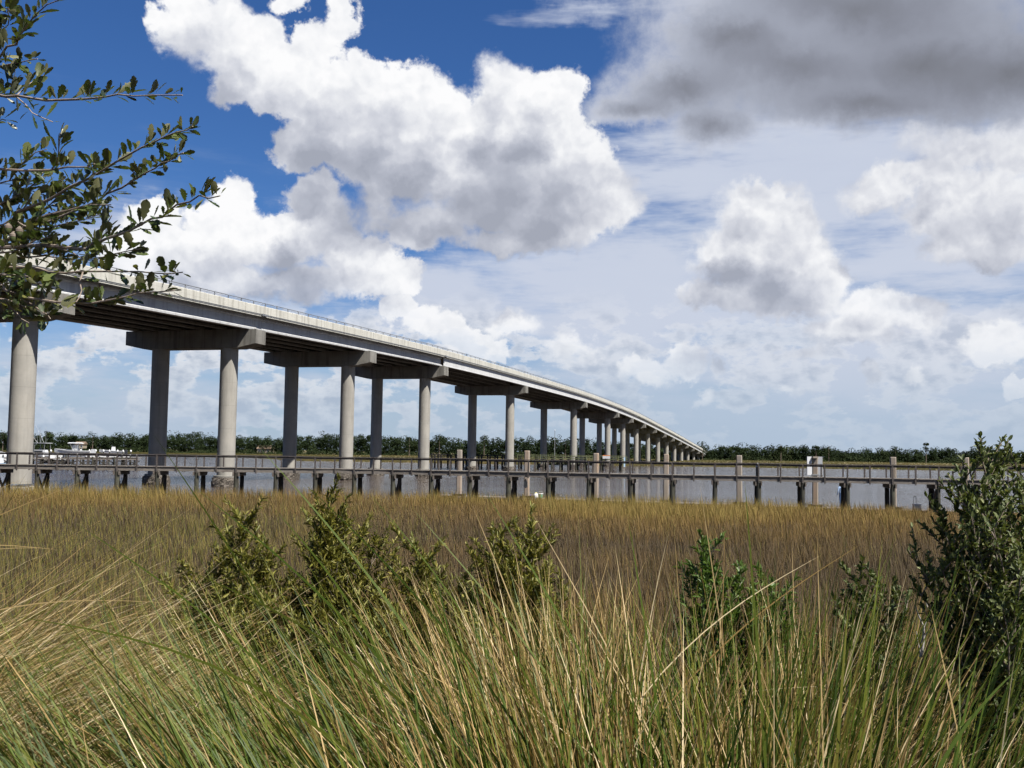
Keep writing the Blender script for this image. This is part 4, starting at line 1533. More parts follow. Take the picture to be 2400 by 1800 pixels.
tag(link('marsh_grass', me), 'brown and golden salt marsh grass between the bank and the boardwalk', 'grass', kind='stuff')

# --- tall cordgrass on the bank, bent by the wind
M['cordgrass'] = mat_blade('tall cordgrass', [(0.0, (0.024, 0.045, 0.006)), (0.22, (0.058, 0.090, 0.010)), (0.42, (0.124, 0.130, 0.019)), (0.58, (0.112, 0.074, 0.022)), (0.70, (0.215, 0.138, 0.046)), (0.88, (0.44, 0.32, 0.15)), (1.0, (0.66, 0.54, 0.34))], 0.28, 0.50, 0.22)
parts = []


def lean_at(px):
    return np.interp(px, [-400, 0, 500, 900, 1250, 1500, 1750, 2050, 2500], [-1.02, -.98, -.80, -.62, -.34, -.12, .02, .34, .55])


def place(px, y):
    x_ = (px - 1200) / FPX * y
    return np.stack([x_, y, ground_z(x_, y) - .04], 1)


def tall_layer(ncl, per, ylo, yhi, Llo, Lhi, wlo, whi, green, segs, xr=(-350, 2750), lean_k=1.0, spread=.26, bendk=1.0):
    cpx = r.uniform(xr[0], xr[1], ncl)
    cy = ylo + (yhi - ylo) * r.uniform(0, 1, ncl) ** .8
    cx = (cpx - 1200) / FPX * cy
    ctone = r.normal(0, .10, ncl)
    k = np.repeat(np.arange(ncl), per)
    n = len(k)
    a = r.uniform(0, 2 * np.pi, n)
    rad = .11 * np.sqrt(r.uniform(0, 1, n))
    x_ = cx[k] + rad * np.cos(a)
    y_ = cy[k] + rad * np.sin(a)
    base = np.stack([x_, y_, ground_z(x_, y_) - .04], 1)
    ln_ = lean_at(cpx[k]) * lean_k + r.normal(0, spread, n) + .10 * np.cos(a)
    lf = r.normal(0, .22, n) + .10 * np.sin(a)
    az = np.arctan2(lf, ln_)
    mag = np.hypot(ln_, lf)
    t0 = np.clip(mag * .72, .02, 1.25)
    bend = np.clip(r.normal(.38, .22, n), -.05, 1.1) * bendk * (0.6 + mag * .7)
    tone = green(cpx[k], n) + ctone[k]
    L = r.uniform(Llo, Lhi, n)
    return blades(base, L, az, t0, bend, r.uniform(wlo, whi, n), segs, r, np.clip(tone, 0, 1), kink=.13)


def g_main(px, n):
    dry = np.interp(px, [0, 500, 1000, 1300, 1700, 2400], [.62, .62, .66, .78, .85, .75])
    isdry = r.uniform(0, 1, n) < dry
    return np.where(isdry, r.normal(.80, .12, n), r.normal(.26, .14, n))


def g_dead(px, n):
    return np.where(r.uniform(0, 1, n) < .78, r.normal(.74, .12, n), r.normal(.40, .12, n))


def g_green(px, n):
    return np.where(r.uniform(0, 1, n) < .85, r.normal(.20, .13, n), r.normal(.5, .1, n))


def g_thatch(px, n):
    return np.where(r.uniform(0, 1, n) < .6, r.normal(.57, .06, n), r.normal(.10, .10, n))


# green clumps, combed by the wind
parts.append(tall_layer(66, 48, 3.0, 5.4, .90, 1.45, .0065, .0135, g_green, 7, xr=(380, 2750), spread=.16))
parts.append(tall_layer(40, 30, 2.7, 4.2, .9, 1.35, .0065, .0130, g_green, 6, xr=(-350, 420), spread=.15))
parts.append(tall_layer(34, 16, 2.8, 4.2, 1.30, 1.65, .0065, .0115, g_green, 7, spread=.13, bendk=.8))
# the nearest clumps, whose feet are below the picture
parts.append(tall_layer(34, 20, 2.25, 3.0, .95, 1.35, .0085, .0150, g_green, 8, spread=.17, bendk=.9))
parts.append(tall_layer(26, 16, 2.3, 3.0, .95, 1.40, .0045, .0085, g_dead, 8, spread=.22, bendk=.9))
# dry stems between them
parts.append(tall_layer(24, 40, 3.0, 5.4, .9, 1.45, .0040, .0086, g_main, 6, spread=.20))
parts.append(tall_layer(38, 46, 3.0, 5.2, .9, 1.55, .0042, .0088, g_dead, 7, xr=(1120, 2050), spread=.26))
# low thatch
parts.append(tall_layer(110, 28, 2.6, 7.4, .25, .55, .0028, .0060, g_thatch, 4, lean_k=.8, spread=.50, bendk=1.6))
parts.append(tall_layer(80, 32, 4.8, 8.2, .50, .95, .0032, .0060, g_thatch, 4, lean_k=.9, spread=.4, bendk=1.3))
# the combed-over mound at the left, lying to the right
n = 7000
px = r.uniform(-900, 440, n)
y_ = r.uniform(4.0, 6.8, n)
base = place(px, y_)
base[:, 2] += r.uniform(0, .80, n) * np.clip(1.15 - np.abs(px + 60) / 620, 0, 1)
parts.append(blades(base, r.uniform(.5, 1.35, n), r.normal(.10, .35, n), r.normal(1.0, .22, n), r.uniform(.15, .95, n), r.uniform(.003, .0066, n), 6, r, np.clip(np.where(r.uniform(0, 1, n) < .66, r.normal(.84, .14, n), r.normal(.36, .12, n)), 0, 1)))
# drooping dry fan at the right, lying to the right
n = 2500
px = r.uniform(1480, 2350, n)
y_ = r.uniform(3.6, 6.0, n)
base = place(px, y_)
base[:, 2] += r.uniform(0, .35, n)
parts.append(blades(base, r.uniform(.6, 1.2, n), r.normal(.05, .35, n), r.uniform(.45, 1.05, n), r.uniform(.3, .8, n), r.uniform(.003, .0058, n), 6, r, np.clip(np.where(r.uniform(0, 1, n) < .70, r.normal(.80, .12, n), r.normal(.36, .12, n)), 0, 1)))


# long single blades that stand out against the marsh (tip, root in the picture, distance)
def long_blades(lst, wid, tone):
    out = []
    for (tx, ty, bx, by, y, sag) in lst:
        a_ = np.array(at(tx, ty, y * 1.03))
        b_ = np.array(at(bx, by, y))
        segs = 9
        up = np.array([0, 0, 1.0])
        pts_ = [b_ + (a_ - b_) * (k / segs) + up * sag * math.sin(math.pi * (k / segs) ** .8) for k in range(segs + 1)]
        pts_ = np.array(pts_)
        w_ = wid * r.uniform(.8, 1.25)
        Vv, al = [], []
        d_ = unit((a_ - b_).reshape(1, 3))[0]
        sd = np.cross(d_, np.array([r.normal(0, .35), 1.0, 0.1]))
        sd /= np.linalg.norm(sd)
        for k in range(segs + 1):
            s = k / segs
            wk = w_ * .5 * (1 - s ** 2.0) ** .8
            if k < segs:
                Vv += [pts_[k] - sd * wk, pts_[k] + sd * wk]
                al += [s, s]
            else:
                Vv.append(pts_[k])
                al.append(1.0)
        f_ = []
        for k in range(segs - 1):
            f_ += [2 * k, 2 * k + 1, 2 * k + 3, 2 * k + 2]
        f_ += [2 * segs - 2, 2 * segs - 1, 2 * segs]
        out.append((np.array(Vv), np.array(f_), np.array([4] * (segs - 1) + [3]), np.full(len(Vv), np.clip(tone + r.normal(0, .08), 0, 1)), np.array(al)))
    return out


G = [(356, 1012, 700, 1560, 4.4, .03), (600, 1040, 1010, 1560, 3.9, .04), (440, 1130, 1080, 1800, 3.2, .08), (1745, 1120, 1795, 1800, 2.9, .02), (0, 1440, 900, 1850, 2.8, .12), (160, 1215, 760, 1720, 3.5, .06), (700, 1120, 1270, 1800, 3.3, .07), (960, 1185, 1420, 1800, 3.2, .05),
     (400, 1320, 1100, 1830, 3.0, .10), (1130, 1140, 1500, 1800, 3.5, .03), (860, 1150, 1180, 1600, 4.2, .05), (1075, 1340, 1330, 1800, 3.0, .05), (2392, 1560, 2180, 1840, 2.7, .03),
     (2290, 1440, 2120, 1830, 2.9, .02), (2070, 1250, 2010, 1800, 3.2, .01), (640, 1190, 900, 1560, 4.0, .05), (1470, 1200, 1560, 1800, 3.3, .02), (1990, 1400, 1960, 1800, 3.0, .02), (2300, 1500, 2230, 1850, 2.8, .02)]
parts += long_blades(G, .0085, .27)
S_ = [(1105, 1180, 1330, 1800, 3.2, .04), (1240, 1190, 1560, 1800, 3.4, .03), (2040, 1262, 1560, 1660, 3.7, .06), (1930, 1298, 1500, 1640, 3.6, .06),
      (1915, 1250, 1930, 1800, 3.1, .01), (0, 1165, -260, 1290, 3.6, .03), (60, 1120, -300, 1330, 3.7, .04), (205, 1125, -240, 1340, 3.9, .03), (150, 1290, -400, 1420, 3.3, .10), (40, 1395, -400, 1440, 3.2, .05), (430, 1415, -200, 1500, 3.6, .07), (130, 1285, -300, 1440, 3.4, .09),
      (1640, 1135, 1700, 1560, 4.0, .02), (1700, 1210, 1690, 1560, 4.0, .0), (1440, 1270, 1500, 1700, 3.6, .02), (1580, 1240, 1610, 1700, 3.6, .01), (830, 1240, 1310, 1800, 3.1, .07), (2180, 1420, 2260, 1800, 3.0, .02)]
parts += long_blades(S_, .0048, .84)
v, f, c_, at_ = join(parts)
me = big_mesh('tall_grass', v, f, c_, M['cordgrass'], at_)
tag(link('tall_grass', me), 'tall green and straw coloured cordgrass on the bank, bent by wind', 'grass', kind='stuff')

# ------------------------------------------------------------------ shrubs on the bank
def leaf_mesh(P, A, N, L, W, fold=.25):
    """leaves of six points folded along the midrib: base P, along A, facing N; returns verts (n,6,3)"""
    B = unit(np.cross(N, A))
    N = unit(np.cross(A, B))
    L = L.reshape(-1, 1)
    W = W.reshape(-1, 1)
    return np.stack([P, P + A * L * .38 + B * W * .5 + N * W * fold, P + A * L * .75 + B * W * .40 + N * W * fold * .8, P + A * L - N * L * .08, P + A * L * .75 - B * W * .40 + N * W * fold * .8, P + A * L * .38 - B * W * .5 + N * W * fold], 1)


LEAF_F = np.array([0, 1, 2, 3, 0, 3, 4, 5])


def leaves_mesh(name, lv, tone, mat):
    n = len(lv)
    F = (np.arange(n).reshape(-1, 1) * 6 + LEAF_F).reshape(-1)
    return big_mesh(name, lv.reshape(-1, 3), F, np.full(n * 2, 4), mat, {'tone': np.repeat(tone, 6), 'along': np.tile(np.array([0, .4, .75, 1, .75, .4]), n)})


M['bark'] = mat_noise('twig bark', [(0.0, (0.055, 0.042, 0.032)), (0.5, (0.12, 0.095, 0.075)), (1.0, (0.20, 0.165, 0.135))], 40.0, rough=0.9, bump=0.4, bdist=0.003)
M['dead_wood'] = mat_noise('bleached twig', [(0.0, (0.20, 0.185, 0.17)), (1.0, (0.32, 0.30, 0.28))], 40.0, rough=0.9, bump=0.3, bdist=0.003)
M['iva'] = mat_blade('marsh elder leaves', [(0.0, (0.036, 0.046, 0.009)), (0.4, (0.090, 0.098, 0.017)), (0.75, (0.165, 0.160, 0.030)), (1.0, (0.24, 0.21, 0.05))], 0.28, 0.5, 0.35)
M['bright'] = mat_blade('bright green leaves', [(0.0, (0.036, 0.07, 0.014)), (0.5, (0.068, 0.122, 0.022)), (1.0, (0.12, 0.175, 0.04))], 0.35, 0.45, 0.4)
M['baccharis'] = mat_blade('groundsel leaves', [(0.0, (0.026, 0.042, 0.013)), (0.45, (0.052, 0.072, 0.022)), (0.8, (0.105, 0.125, 0.042)), (1.0, (0.18, 0.19, 0.075))], 0.28, 0.55, 0.3)


def shrub(name, label, base_px, base_y, tips, leaf_len, asp, ndens, mat, seed, tone_mu=.5, twig=.22, nsing=0, zbase=None, up=.8):
    """tips: picture points of the stem ends with a distance each: (px, py, y)"""
    r = np.random.default_rng(seed)
    bx = (base_px - 1200) / FPX * base_y
    bz = float(ground_z(bx, base_y)) - .05 if zbase is None else zbase
    base = V((bx, base_y, bz))
    t = empty(name, base)
    tag(t, label, 'shrub')
    stems = MB()
    Pl, Al, Ll = [], [], []
    for (px, py, y) in tips:
        tip = at(px, py, y) - base
        b0_ = V((r.normal(0, .08), r.normal(0, .08), 0))
        mid = b0_ * .4 + tip * .5 + V((tip.x * -.12, tip.y * -.12, .12 * tip.z)) + V(r.normal(0, .03, 3))
        pts = []
        n = 9
        for k in range(n):
            s = k / (n - 1)
            pts.append(b0_ * (1 - s) ** 2 + mid * 2 * s * (1 - s) + tip * s * s + V(r.normal(0, .006, 3)) * (1 if 0 < k else 0))
        Ls = tip.length
        stems.tube(pts, [max(.0022, .011 * (1 - k / n) * Ls ** .5) for k in range(n)], 5)
        # twigs from the upper part of the stem
        nt = max(5, int(Ls * 9))
        for j in range(nt):
            s = .30 + .68 * (j + r.uniform(0, 1)) / nt
            p = pts[0].lerp(pts[-1], s) if False else pts[min(n - 1, int(s * (n - 1)))].lerp(pts[min(n - 1, int(s * (n - 1)) + 1)], s * (n - 1) % 1)
            a = r.uniform(0, 2 * math.pi)
            d = V((math.cos(a), math.sin(a), up + r.uniform(-.2, .5))).normalized()
            tl = twig * r.uniform(.6, 1.3) * (1.25 - .8 * s) * (Ls ** .35)
            q_ = p + d * tl * .55 + V((0, 0, .02))
            e = p + d * tl + V((0, 0, tl * .25))
            stems.tube([p, q_, e], [.0035, .0026, .0014], 4, False)
            m_ = max(4, int(tl * ndens))
            for i_ in range(m_):
                ss = .18 + .82 * (i_ + r.uniform(0, 1)) / m_
                c = p.lerp(q_, ss * 1.8) if ss < .55 else q_.lerp(e, (ss - .55) / .45)
                ax = (d * .55 + V(r.normal(0, .5, 3)) + V((0, 0, .45))).normalized()
                Pl.append(c)
                Al.append(ax)
                Ll.append(leaf_len * r.uniform(.55, 1.2) * (1.1 - .35 * ss))
        for i_ in range(int(Ls * ndens * .30)):
            s = .62 + .38 * r.uniform(0, 1)
            c = pts[min(n - 1, int(s * (n - 1)))].lerp(pts[min(n - 1, int(s * (n - 1)) + 1)], s * (n - 1) % 1)
            Pl.append(c)
            Al.append((V(r.normal(0, .5, 3)) + V((0, 0, .9))).normalized())
            Ll.append(leaf_len * r.uniform(.5, 1.0))
    stems.build('stems', M['bark'], t, True)
    P = np.array([tuple(p) for p in Pl])
    A = np.array([tuple(p) for p in Al])
    Ls_ = np.array(Ll)
    N = unit(np.cross(A, np.cross(np.array([0, 0, 1.0]) + r.normal(0, .35, A.shape), A)))
    tone = np.clip(r.normal(tone_mu, .20, len(P)), 0, 1)
    lv = leaf_mesh(P, A, N, Ls_, Ls_ * asp * r.uniform(.8, 1.2, len(P)))
    order = np.argsort(-Ls_ / (P[:, 1] + base.y))
    single = order[:nsing]
    rest = order[nsing:]
    for k in single:
        o = link('leaf', leaves_mesh('leaf', lv[k:k + 1] - P[k], tone[k:k + 1], mat), t)
        o.location = P[k]
    o = link('foliage', leaves_mesh('foliage', lv[rest], tone[rest], mat), t)
    tag(o, kind='stuff')
    return t


shrub('marsh_elder', 'olive green marsh elder, leftmost of the three behind the tall grass', 560, 8.4,
      [(575, 1204, 8.4), (545, 1249, 8.5), (605, 1269, 8.3), (500, 1309, 8.5), (640, 1294, 8.4), (455, 1344, 8.6), (650, 1354, 8.2), (420, 1409, 8.4), (560, 1314, 8.1), (520, 1394, 8.0), (610, 1409, 7.9), (470, 1444, 8.1), (430, 1474, 8.0), (540, 1454, 7.7), (660, 1434, 7.9), (590, 1474, 7.6), (680, 1494, 7.8)], .075, .21, 190, M['iva'], 31, .66, .36)
shrub('marsh_elder', 'tallest marsh elder, with a pointed top rising to the boardwalk', 800, 8.3,
      [(766, 1157, 8.3), (775, 1209, 8.2), (750, 1239, 8.3), (805, 1239, 8.4), (830, 1259, 8.3), (745, 1299, 8.1), (880, 1264, 8.4), (790, 1314, 8.0), (850, 1324, 8.1), (735, 1364, 8.2), (900, 1344, 8.2), (800, 1394, 7.9), (690, 1424, 8.1), (870, 1414, 7.9), (720, 1464, 7.7), (780, 1464, 7.6), (850, 1474, 7.6), (910, 1454, 7.7), (700, 1384, 8.2)], .075, .21, 190, M['iva'], 32, .66, .36)
shrub('marsh_elder', 'low spreading marsh elder between the tallest one and the right one', 1000, 8.1,
      [(978, 1282, 8.2), (960, 1334, 8.1), (1010, 1344, 8.1), (930, 1364, 8.0), (1045, 1369, 8.2), (1080, 1364, 8.1), (990, 1394, 7.8), (1060, 1424, 7.8), (920, 1434, 7.8), (1110, 1414, 8.0), (960, 1464, 7.6), (1030, 1474, 7.5), (1090, 1474, 7.6), (900, 1484, 7.6), (1130, 1464, 7.7)], .075, .21, 190, M['iva'], 33, .66, .36)
shrub('marsh_elder', 'dense marsh elder right of the middle, with twin upright tops', 1210, 8.0,
      [(1246, 1234, 8.0), (1262, 1274, 8.1), (1155, 1264, 8.0), (1190, 1279, 8.0), (1225, 1279, 7.9), (1145, 1324, 8.0), (1290, 1334, 8.0), (1200, 1344, 7.8), (1250, 1364, 7.8), (1130, 1394, 7.8), (1300, 1424, 7.7), (1180, 1434, 7.6), (1340, 1454, 7.6), (1240, 1464, 7.4), (1290, 1494, 7.4), (1150, 1484, 7.4), (1330, 1404, 7.9)], .075, .21, 190, M['iva'], 34, .66, .36)
shrub('groundsel_sapling', 'bright green slender sapling amid straw coloured grass right of the middle', 1670, 5.5,
      [(1661, 1270, 5.5), (1648, 1330, 5.5), (1680, 1340, 5.4), (1735, 1350, 5.5), (1720, 1400, 5.4), (1640, 1400, 5.3), (1690, 1420, 5.4), (1760, 1410, 5.5)], .058, .26, 230, M['bright'], 35, .62, .26)
shrub('groundsel_sapling', 'small bright green sapling with a single tip right of the slender one', 1815, 5.5,
      [(1810, 1358, 5.5), (1795, 1400, 5.5), (1825, 1410, 5.4), (1800, 1440, 5.4), (1835, 1450, 5.3)], .055, .26, 230, M['bright'], 36, .62, .24)
shrub('wax_myrtle', 'rounded dark green shrub at the foot of the big shrub, lower right', 2060, 5.5,
      [(2012, 1335, 5.5), (2040, 1345, 5.5), (1985, 1390, 5.5), (2070, 1370, 5.4), (2095, 1385, 5.5), (1965, 1440, 5.4), (2030, 1410, 5.3), (2080, 1430, 5.3), (2120, 1430, 5.4), (2000, 1470, 5.2), (2060, 1490, 5.1), (1940, 1500, 5.3), (2110, 1500, 5.2)], .046, .36, 190, M['baccharis'], 37, .55, .2)
shrub('groundsel_bush', 'big leafy groundsel bush filling the right edge of the picture', 2420, 4.3,
      [(2292, 1036, 4.2), (2320, 1066, 4.3), (2270, 1091, 4.2), (2345, 1096, 4.3), (2255, 1076, 4.3), (2380, 1086, 4.4), (2300, 1126, 4.1), (2250, 1156, 4.2), (2350, 1156, 4.1), (2200, 1176, 4.3), (2280, 1206, 4.0),
       (2220, 1256, 4.2), (2130, 1288, 4.3), (2160, 1326, 4.2), (2330, 1236, 3.9), (2200, 1326, 4.1), (2260, 1316, 4.0), (2140, 1371, 4.3), (2190, 1416, 4.2), (2250, 1406, 4.0), (2320, 1356, 3.9), (2380, 1276, 4.0), (2400, 1176, 4.2),
       (2390, 1426, 4.0), (2300, 1466, 4.0), (2230, 1496, 4.2), (2350, 1526, 3.9), (2405, 1056, 4.5), (2280, 1566, 4.0), (2380, 1586, 4.0), (2440, 1326, 4.2), (2200, 1226, 4.3), (2330, 1646, 3.9), (2260, 1646, 4.1), (2400, 1686, 3.9), (2390, 1346, 3.8), (2350, 1426, 3.8), (2180, 1466, 4.3), (2240, 1566, 4.2), (2310, 1186, 4.0), (2260, 1266, 4.1)], .038, .42, 185, M['baccharis'], 38, .62, .22, 300)
# a bleached dead twig in front of it
c = at(2160, 1560, 4.6)
t = empty('dead_twig', c)
tag(t, 'small bleached forked dead twig below the big groundsel bush', 'twig')
tw = lambda px, py: at(px, py, 4.6) - c
MB().tube([tw(2158, 1540), tw(2164, 1500), tw(2165, 1470), tw(2152, 1440), tw(2143, 1415)], [.008, .007, .005, .003, .0015], 5).build('stem', M['dead_wood'], t)
for a_ in ([(2165, 1470), (2178, 1440), (2184, 1410)], [(2164, 1495), (2185, 1470), (2205, 1440)], [(2178, 1440), (2168, 1405)], [(2158, 1535), (2150, 1500), (2148, 1480)]):
    MB().tube([tw(*p) for p in a_], [.004, .003, .0012][:len(a_)], 5).build('branch', M['dead_wood'], t)

# ------------------------------------------------------------------ live oak at the left
m, q, out = new_mat('live oak leaf')
ta = q.n('ShaderNodeAttribute', attribute_name='tone')
oi = q.n('ShaderNodeObjectInfo')
tn_ = q.math('FRACT', q.math('ADD', ta.outputs['Fac'], q.math('MULTIPLY', oi.outputs['Random'], .97)))
top_ = q.ramp(tn_, [(0.0, (0.020, 0.034, 0.009)), (0.5, (0.038, 0.058, 0.014)), (0.85, (0.075, 0.095, 0.022)), (1.0, (0.13, 0.13, 0.036))])
und = q.ramp(tn_, [(0.0, (0.058, 0.064, 0.028)), (1.0, (0.15, 0.148, 0.070))])
gm = q.n('ShaderNodeNewGeometry')
cc = q.mix(gm.outputs['Backfacing'], top_, und)
bs = q.n('ShaderNodeBsdfPrincipled')
q.put(bs.inputs['Base Color'], cc)
bs.inputs['Roughness'].default_value = 0.40
bs.inputs['Specular IOR Level'].default_value = 0.55
tr = q.n('ShaderNodeBsdfTranslucent')
q.put(tr.inputs[0], q.mix(1.0, top_, (1.5, 1.6, .8), 'MULTIPLY'))
mx = q.n('ShaderNodeMixShader')
mx.inputs[0].default_value = .22
m.node_tree.links.new(bs.outputs[0], mx.inputs[1])
m.node_tree.links.new(tr.outputs[0], mx.inputs[2])
m.node_tree.links.new(mx.outputs[0], out.inputs[0])
M['oak'] = m
M['oak_bark'] = mat_noise('oak twig bark', [(0.0, (0.10, 0.078, 0.06)), (0.5, (0.20, 0.16, 0.13)), (1.0, (0.30, 0.25, 0.205))], 60.0, rough=0.9, bump=0.4, bdist=0.003)


def oak_leaf_verts(seed):
    """lobed leaf, 1 long along +Y, facing +Z: (verts, faces); rows of three points"""
    r = random.Random(seed)
    rows = [(0, .012), (.12, .05), (.28, .13), (.36, .11), (.50, .19), (.58, .165), (.70, .22), (.78, .17), (.90, .13), (1.0, .015)]
    vs = []
    curl = r.uniform(-.12, .16)
    for y, w in rows:
        w *= r.uniform(.88, 1.12)
        z = curl * y * y
        vs += [(-w * r.uniform(.9, 1.1), y, z + w * .28), (0, y, z), (w * r.uniform(.9, 1.1), y + r.uniform(-.02, .02), z + w * .28)]
    fs = []
    for k in range(len(rows) - 1):
        a = 3 * k
        fs += [(a, a + 1, a + 4, a + 3), (a + 1, a + 2, a + 5, a + 4)]
    return vs, fs


LV = [oak_leaf_verts(s) for s in range(6)]
LM = [mesh_from('oak_leaf_blade', v, f, M['oak'], True) for v, f in LV]
OY = 2.75
trunk_base = V((-2.7, 3.3, float(ground_z(-2.7, 3.3)) - .1))
oak = empty('live_oak_tree', trunk_base)
tag(oak, 'live oak whose leafy twigs reach into the picture at the upper left', 'tree')
BR = [  # (points in the picture), distance at root and tip, root radius in mm, leaves per metre
    ([(-60, 175), (0, 127), (38, 99), (53, 68), (91, 28), (131, 0), (170, -30)], 2.9, 2.6, 5, 38),
    ([(-60, 165), (0, 157), (45, 148), (88, 138)], 2.9, 2.8, 4, 34),
    ([(-70, 215), (-13, 222), (40, 229), (177, 234), (240, 230), (314, 224), (428, 223)], 2.8, 2.4, 6, 30),
    ([(40, 228), (78, 263), (124, 286)], 2.8, 2.8, 3, 34), ([(35, 226), (76, 190), (108, 172)], 2.8, 2.9, 3, 46),
    ([(-80, 410), (0, 399), (121, 397), (208, 390), (222, 384)], 2.9, 2.7, 6, 34), ([(121, 397), (137, 370), (142, 312)], 2.8, 2.7, 3, 50),
    ([(40, 500), (120, 465), (208, 418), (228, 402), (299, 367), (359, 334), (415, 311), (452, 296)], 2.9, 2.45, 6, 32),
    ([(110, 520), (218, 476), (253, 456), (316, 423), (364, 393), (395, 377), (430, 358)], 2.8, 2.4, 5, 32),
    ([(-90, 640), (0, 575), (71, 517), (152, 491), (210, 479), (260, 480)], 2.9, 2.6, 8, 42),
    ([(-60, 600), (50, 577), (139, 580), (202, 580), (228, 567), (273, 552), (329, 527), (375, 504), (418, 481), (468, 463), (516, 459)], 2.8, 2.3, 8, 30),
    ([(139, 580), (200, 610), (250, 600), (331, 583)], 2.7, 2.5, 3, 40), ([(230, 566), (245, 540), (262, 505)], 2.6, 2.6, 3, 50),
    ([(-80, 622), (0, 626), (73, 627), (116, 637), (190, 639), (278, 638), (375, 636), (428, 638)], 2.8, 2.4, 6, 30),
    ([(-70, 620), (0, 666), (25, 686), (89, 709), (175, 710), (253, 704), (327, 691), (408, 681)], 2.75, 2.4, 7, 32),
    ([(-60, 670), (0, 707), (38, 734), (68, 757)], 2.7, 2.6, 4, 44), ([(190, 639), (186, 680), (178, 708)], 2.55, 2.5, 3, 22),
    ([(-40, 560), (20, 530), (60, 480), (90, 440), (150, 420)], 3.0, 2.9, 5, 50), ([(-40, 500), (30, 470), (80, 430), (100, 405)], 3.0, 2.9, 5, 50), ([(-30, 440), (20, 420), (60, 372), (110, 350)], 3.0, 2.9, 4, 46),
    ([(-40, 590), (40, 545), (110, 530), (180, 520), (240, 500)], 2.95, 2.8, 5, 52), ([(-50, 640), (40, 610), (110, 600), (170, 615)], 2.85, 2.75, 5, 52), ([(-40, 690), (30, 660), (90, 665), (130, 690)], 2.8, 2.7, 5, 52),
    ([(-30, 720), (40, 700), (100, 730), (120, 750)], 2.75, 2.65, 4, 42), ([(-30, 90), (10, 70), (22, 40), (20, 20)], 2.9, 2.8, 3, 46), ([(-40, 60), (0, 32), (22, 22)], 2.85, 2.8, 3, 44), ([(-40, 290), (0, 280), (14, 282)], 2.8, 2.8, 3, 40),
    ([(-40, 600), (30, 590), (80, 560), (120, 555)], 2.8, 2.7, 4, 52), ([(-40, 650), (20, 640), (70, 650), (100, 670)], 2.7, 2.6, 4, 52), ([(-30, 700), (20, 700), (60, 720)], 2.65, 2.6, 4, 50), ([(-30, 530), (30, 520), (80, 540), (130, 545)], 2.8, 2.75, 4, 52),
    ([(-60, 560), (10, 500), (40, 450), (50, 420)], 3.0, 3.0, 4, 50), ([(-60, 640), (20, 560), (90, 500), (140, 450), (180, 430)], 2.95, 2.9, 5, 50), ([(-40, 240), (10, 215), (30, 190), (20, 165)], 2.85, 2.85, 3, 48)]
r = np.random.default_rng(77)
LP = []
hub = V((-2.15, 2.95, 5.05))
lo = trunk_base
limb = MB().tube([lo - lo, V((.1, -.05, 1.2)), V((.25, -.15, 2.2)), hub - lo], [.16, .13, .10, .05], 10).build('trunk', M['oak_bark'], oak, True)
for pts2, ya, yb, rad, dens in BR:
    n = len(pts2)
    P3 = [at(px, py, ya + (yb - ya) * k / (n - 1)) for k, (px, py) in enumerate(pts2)]
    # smooth and roughen
    fine_ = []
    for k in range(n - 1):
        for s in (0, .5):
            fine_.append(P3[k].lerp(P3[k + 1], s) + V(r.normal(0, .003, 3)))
    fine_.append(P3[-1])
    root = [hub, hub.lerp(fine_[0], .5) + V((0, 0, .05))] if pts2[0][0] < 0 else []
    allp = root + fine_
    m_ = len(allp)
    rads = [max(.0014, rad * .00075 * (1 - .82 * max(0, k - len(root)) / (m_ - len(root)))) * (1.25 if k < len(root) else 1) for k in range(m_)]
    MB().tube([p - lo for p in allp], rads, 6).build('branch', M['oak_bark'], oak, True)
    Lb = sum((fine_[k + 1] - fine_[k]).length for k in range(len(fine_) - 1))
    nl = int(Lb * dens * 2.3)
    for k in range(nl):
        s = (k + r.uniform(0, 1)) / nl
        s = s ** .85
        f_ = s * (len(fine_) - 1)
        i_ = min(int(f_), len(fine_) - 2)
        p = fine_[i_].lerp(fine_[i_ + 1], f_ - i_)
        d = (fine_[i_ + 1] - fine_[i_]).normalized()
        side = V(r.normal(0, 1, 3))
        side = (side - d * side.dot(d)).normalized()
        ax = (d * r.uniform(.25, .9) + side * r.uniform(.5, 1.0) + V((0, 0, .35))).normalized()
        size = .046 * r.uniform(.55, 1.25) * (1.0 - .35 * max(0, s - .75) * 4 * .5)
        if s > .93:
            size *= .7
        LP.append((p, ax, size))
        if r.uniform() < .35:      # short side twig with a pair of leaves
            ax2 = (ax + V(r.normal(0, .6, 3))).normalized()
            LP.append((p, ax2, size * .8))
mats = []
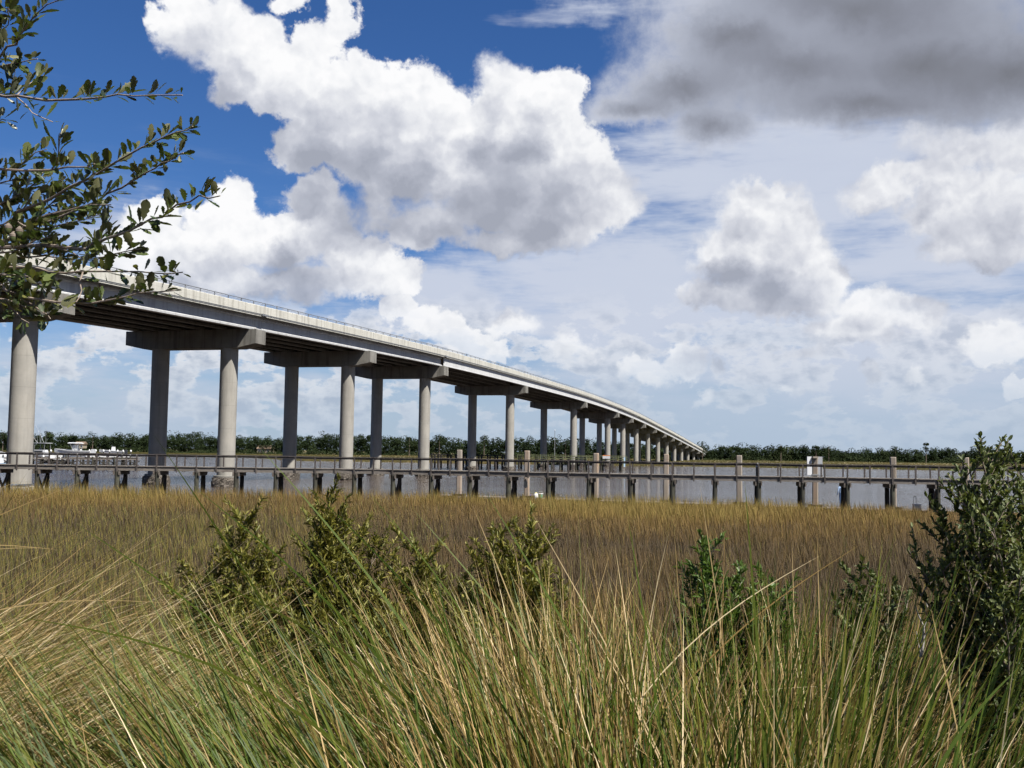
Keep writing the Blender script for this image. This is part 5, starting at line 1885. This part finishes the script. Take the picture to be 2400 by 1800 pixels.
for p, ax, size in LP:
    nrm = (V((0, 0, 1)) + V(r.normal(0, .55, 3)))
    nrm = (nrm - ax * nrm.dot(ax))
    if nrm.length < .05:
        nrm = ax.orthogonal()
    nrm.normalize()
    xx = ax.cross(nrm)
    Mx = Matrix((xx, ax, nrm)).transposed().to_4x4()
    wv = r.uniform(.75, 1.15)
    Mx = Matrix.Translation(p - lo + ax * .006) @ Mx @ Matrix.Diagonal((size * wv, size, size, 1))
    mats.append((Mx, p, size))
# the largest in view are leaves of their own, the others one mass
def inview(p):
    d = CAM_R.transposed() @ (p - V((0, 0, EYE)))
    u, w_ = d.x / -d.z * FPX + 1200, 900 - d.y / -d.z * FPX
    return -20 < u < 2420 and -20 < w_ < 1820
order = sorted(range(len(mats)), key=lambda k: (not inview(mats[k][1]), -mats[k][2] / mats[k][1].y))
for k in order[:300]:
    o = link('leaf', LM[k % 6], oak)
    o.matrix_local = mats[k][0]
vs_, fs_, tn = [], [], []
c0 = 0
for k in order[300:]:
    vv_, ff_ = LV[k % 6]
    A_ = np.array(mats[k][0])
    pv = np.c_[np.array(vv_), np.ones(len(vv_))] @ A_.T
    vs_.append(pv[:, :3])
    fs_.append(np.array(ff_).reshape(-1) + c0)
    tn.append(np.full(len(vv_), r.uniform(0, 1)))
    c0 += len(vv_)
vs_ = np.concatenate(vs_)
fs_ = np.concatenate(fs_)
o = link('foliage', big_mesh('foliage', vs_, fs_, np.full(len(fs_) // 4, 4), M['oak'], {'tone': np.concatenate(tn)}, True), oak)
tag(o, kind='stuff')
# three green acorns
M['acorn'] = mat_noise('green acorn', [(0.0, (0.035, 0.048, 0.012)), (1.0, (0.06, 0.075, 0.02))], 60.0, rough=0.7, bump=0.0)
for px, py in ((19, 539), (45, 547), (31, 559)):
    p = at(px, py, 2.5) - lo
    ac = MB().lathe(p, [(.002, -.011), (.006, -.008), (.0085, 0), (.0085, .006), (.006, .011)], 10).build('acorn', M['acorn'], oak, True)
    MB().lathe(p + V((0, 0, .008)), [(.0092, -.004), (.0092, .002), (.005, .006), (.002, .010)], 10).build('cup', M['bark'], ac, True)
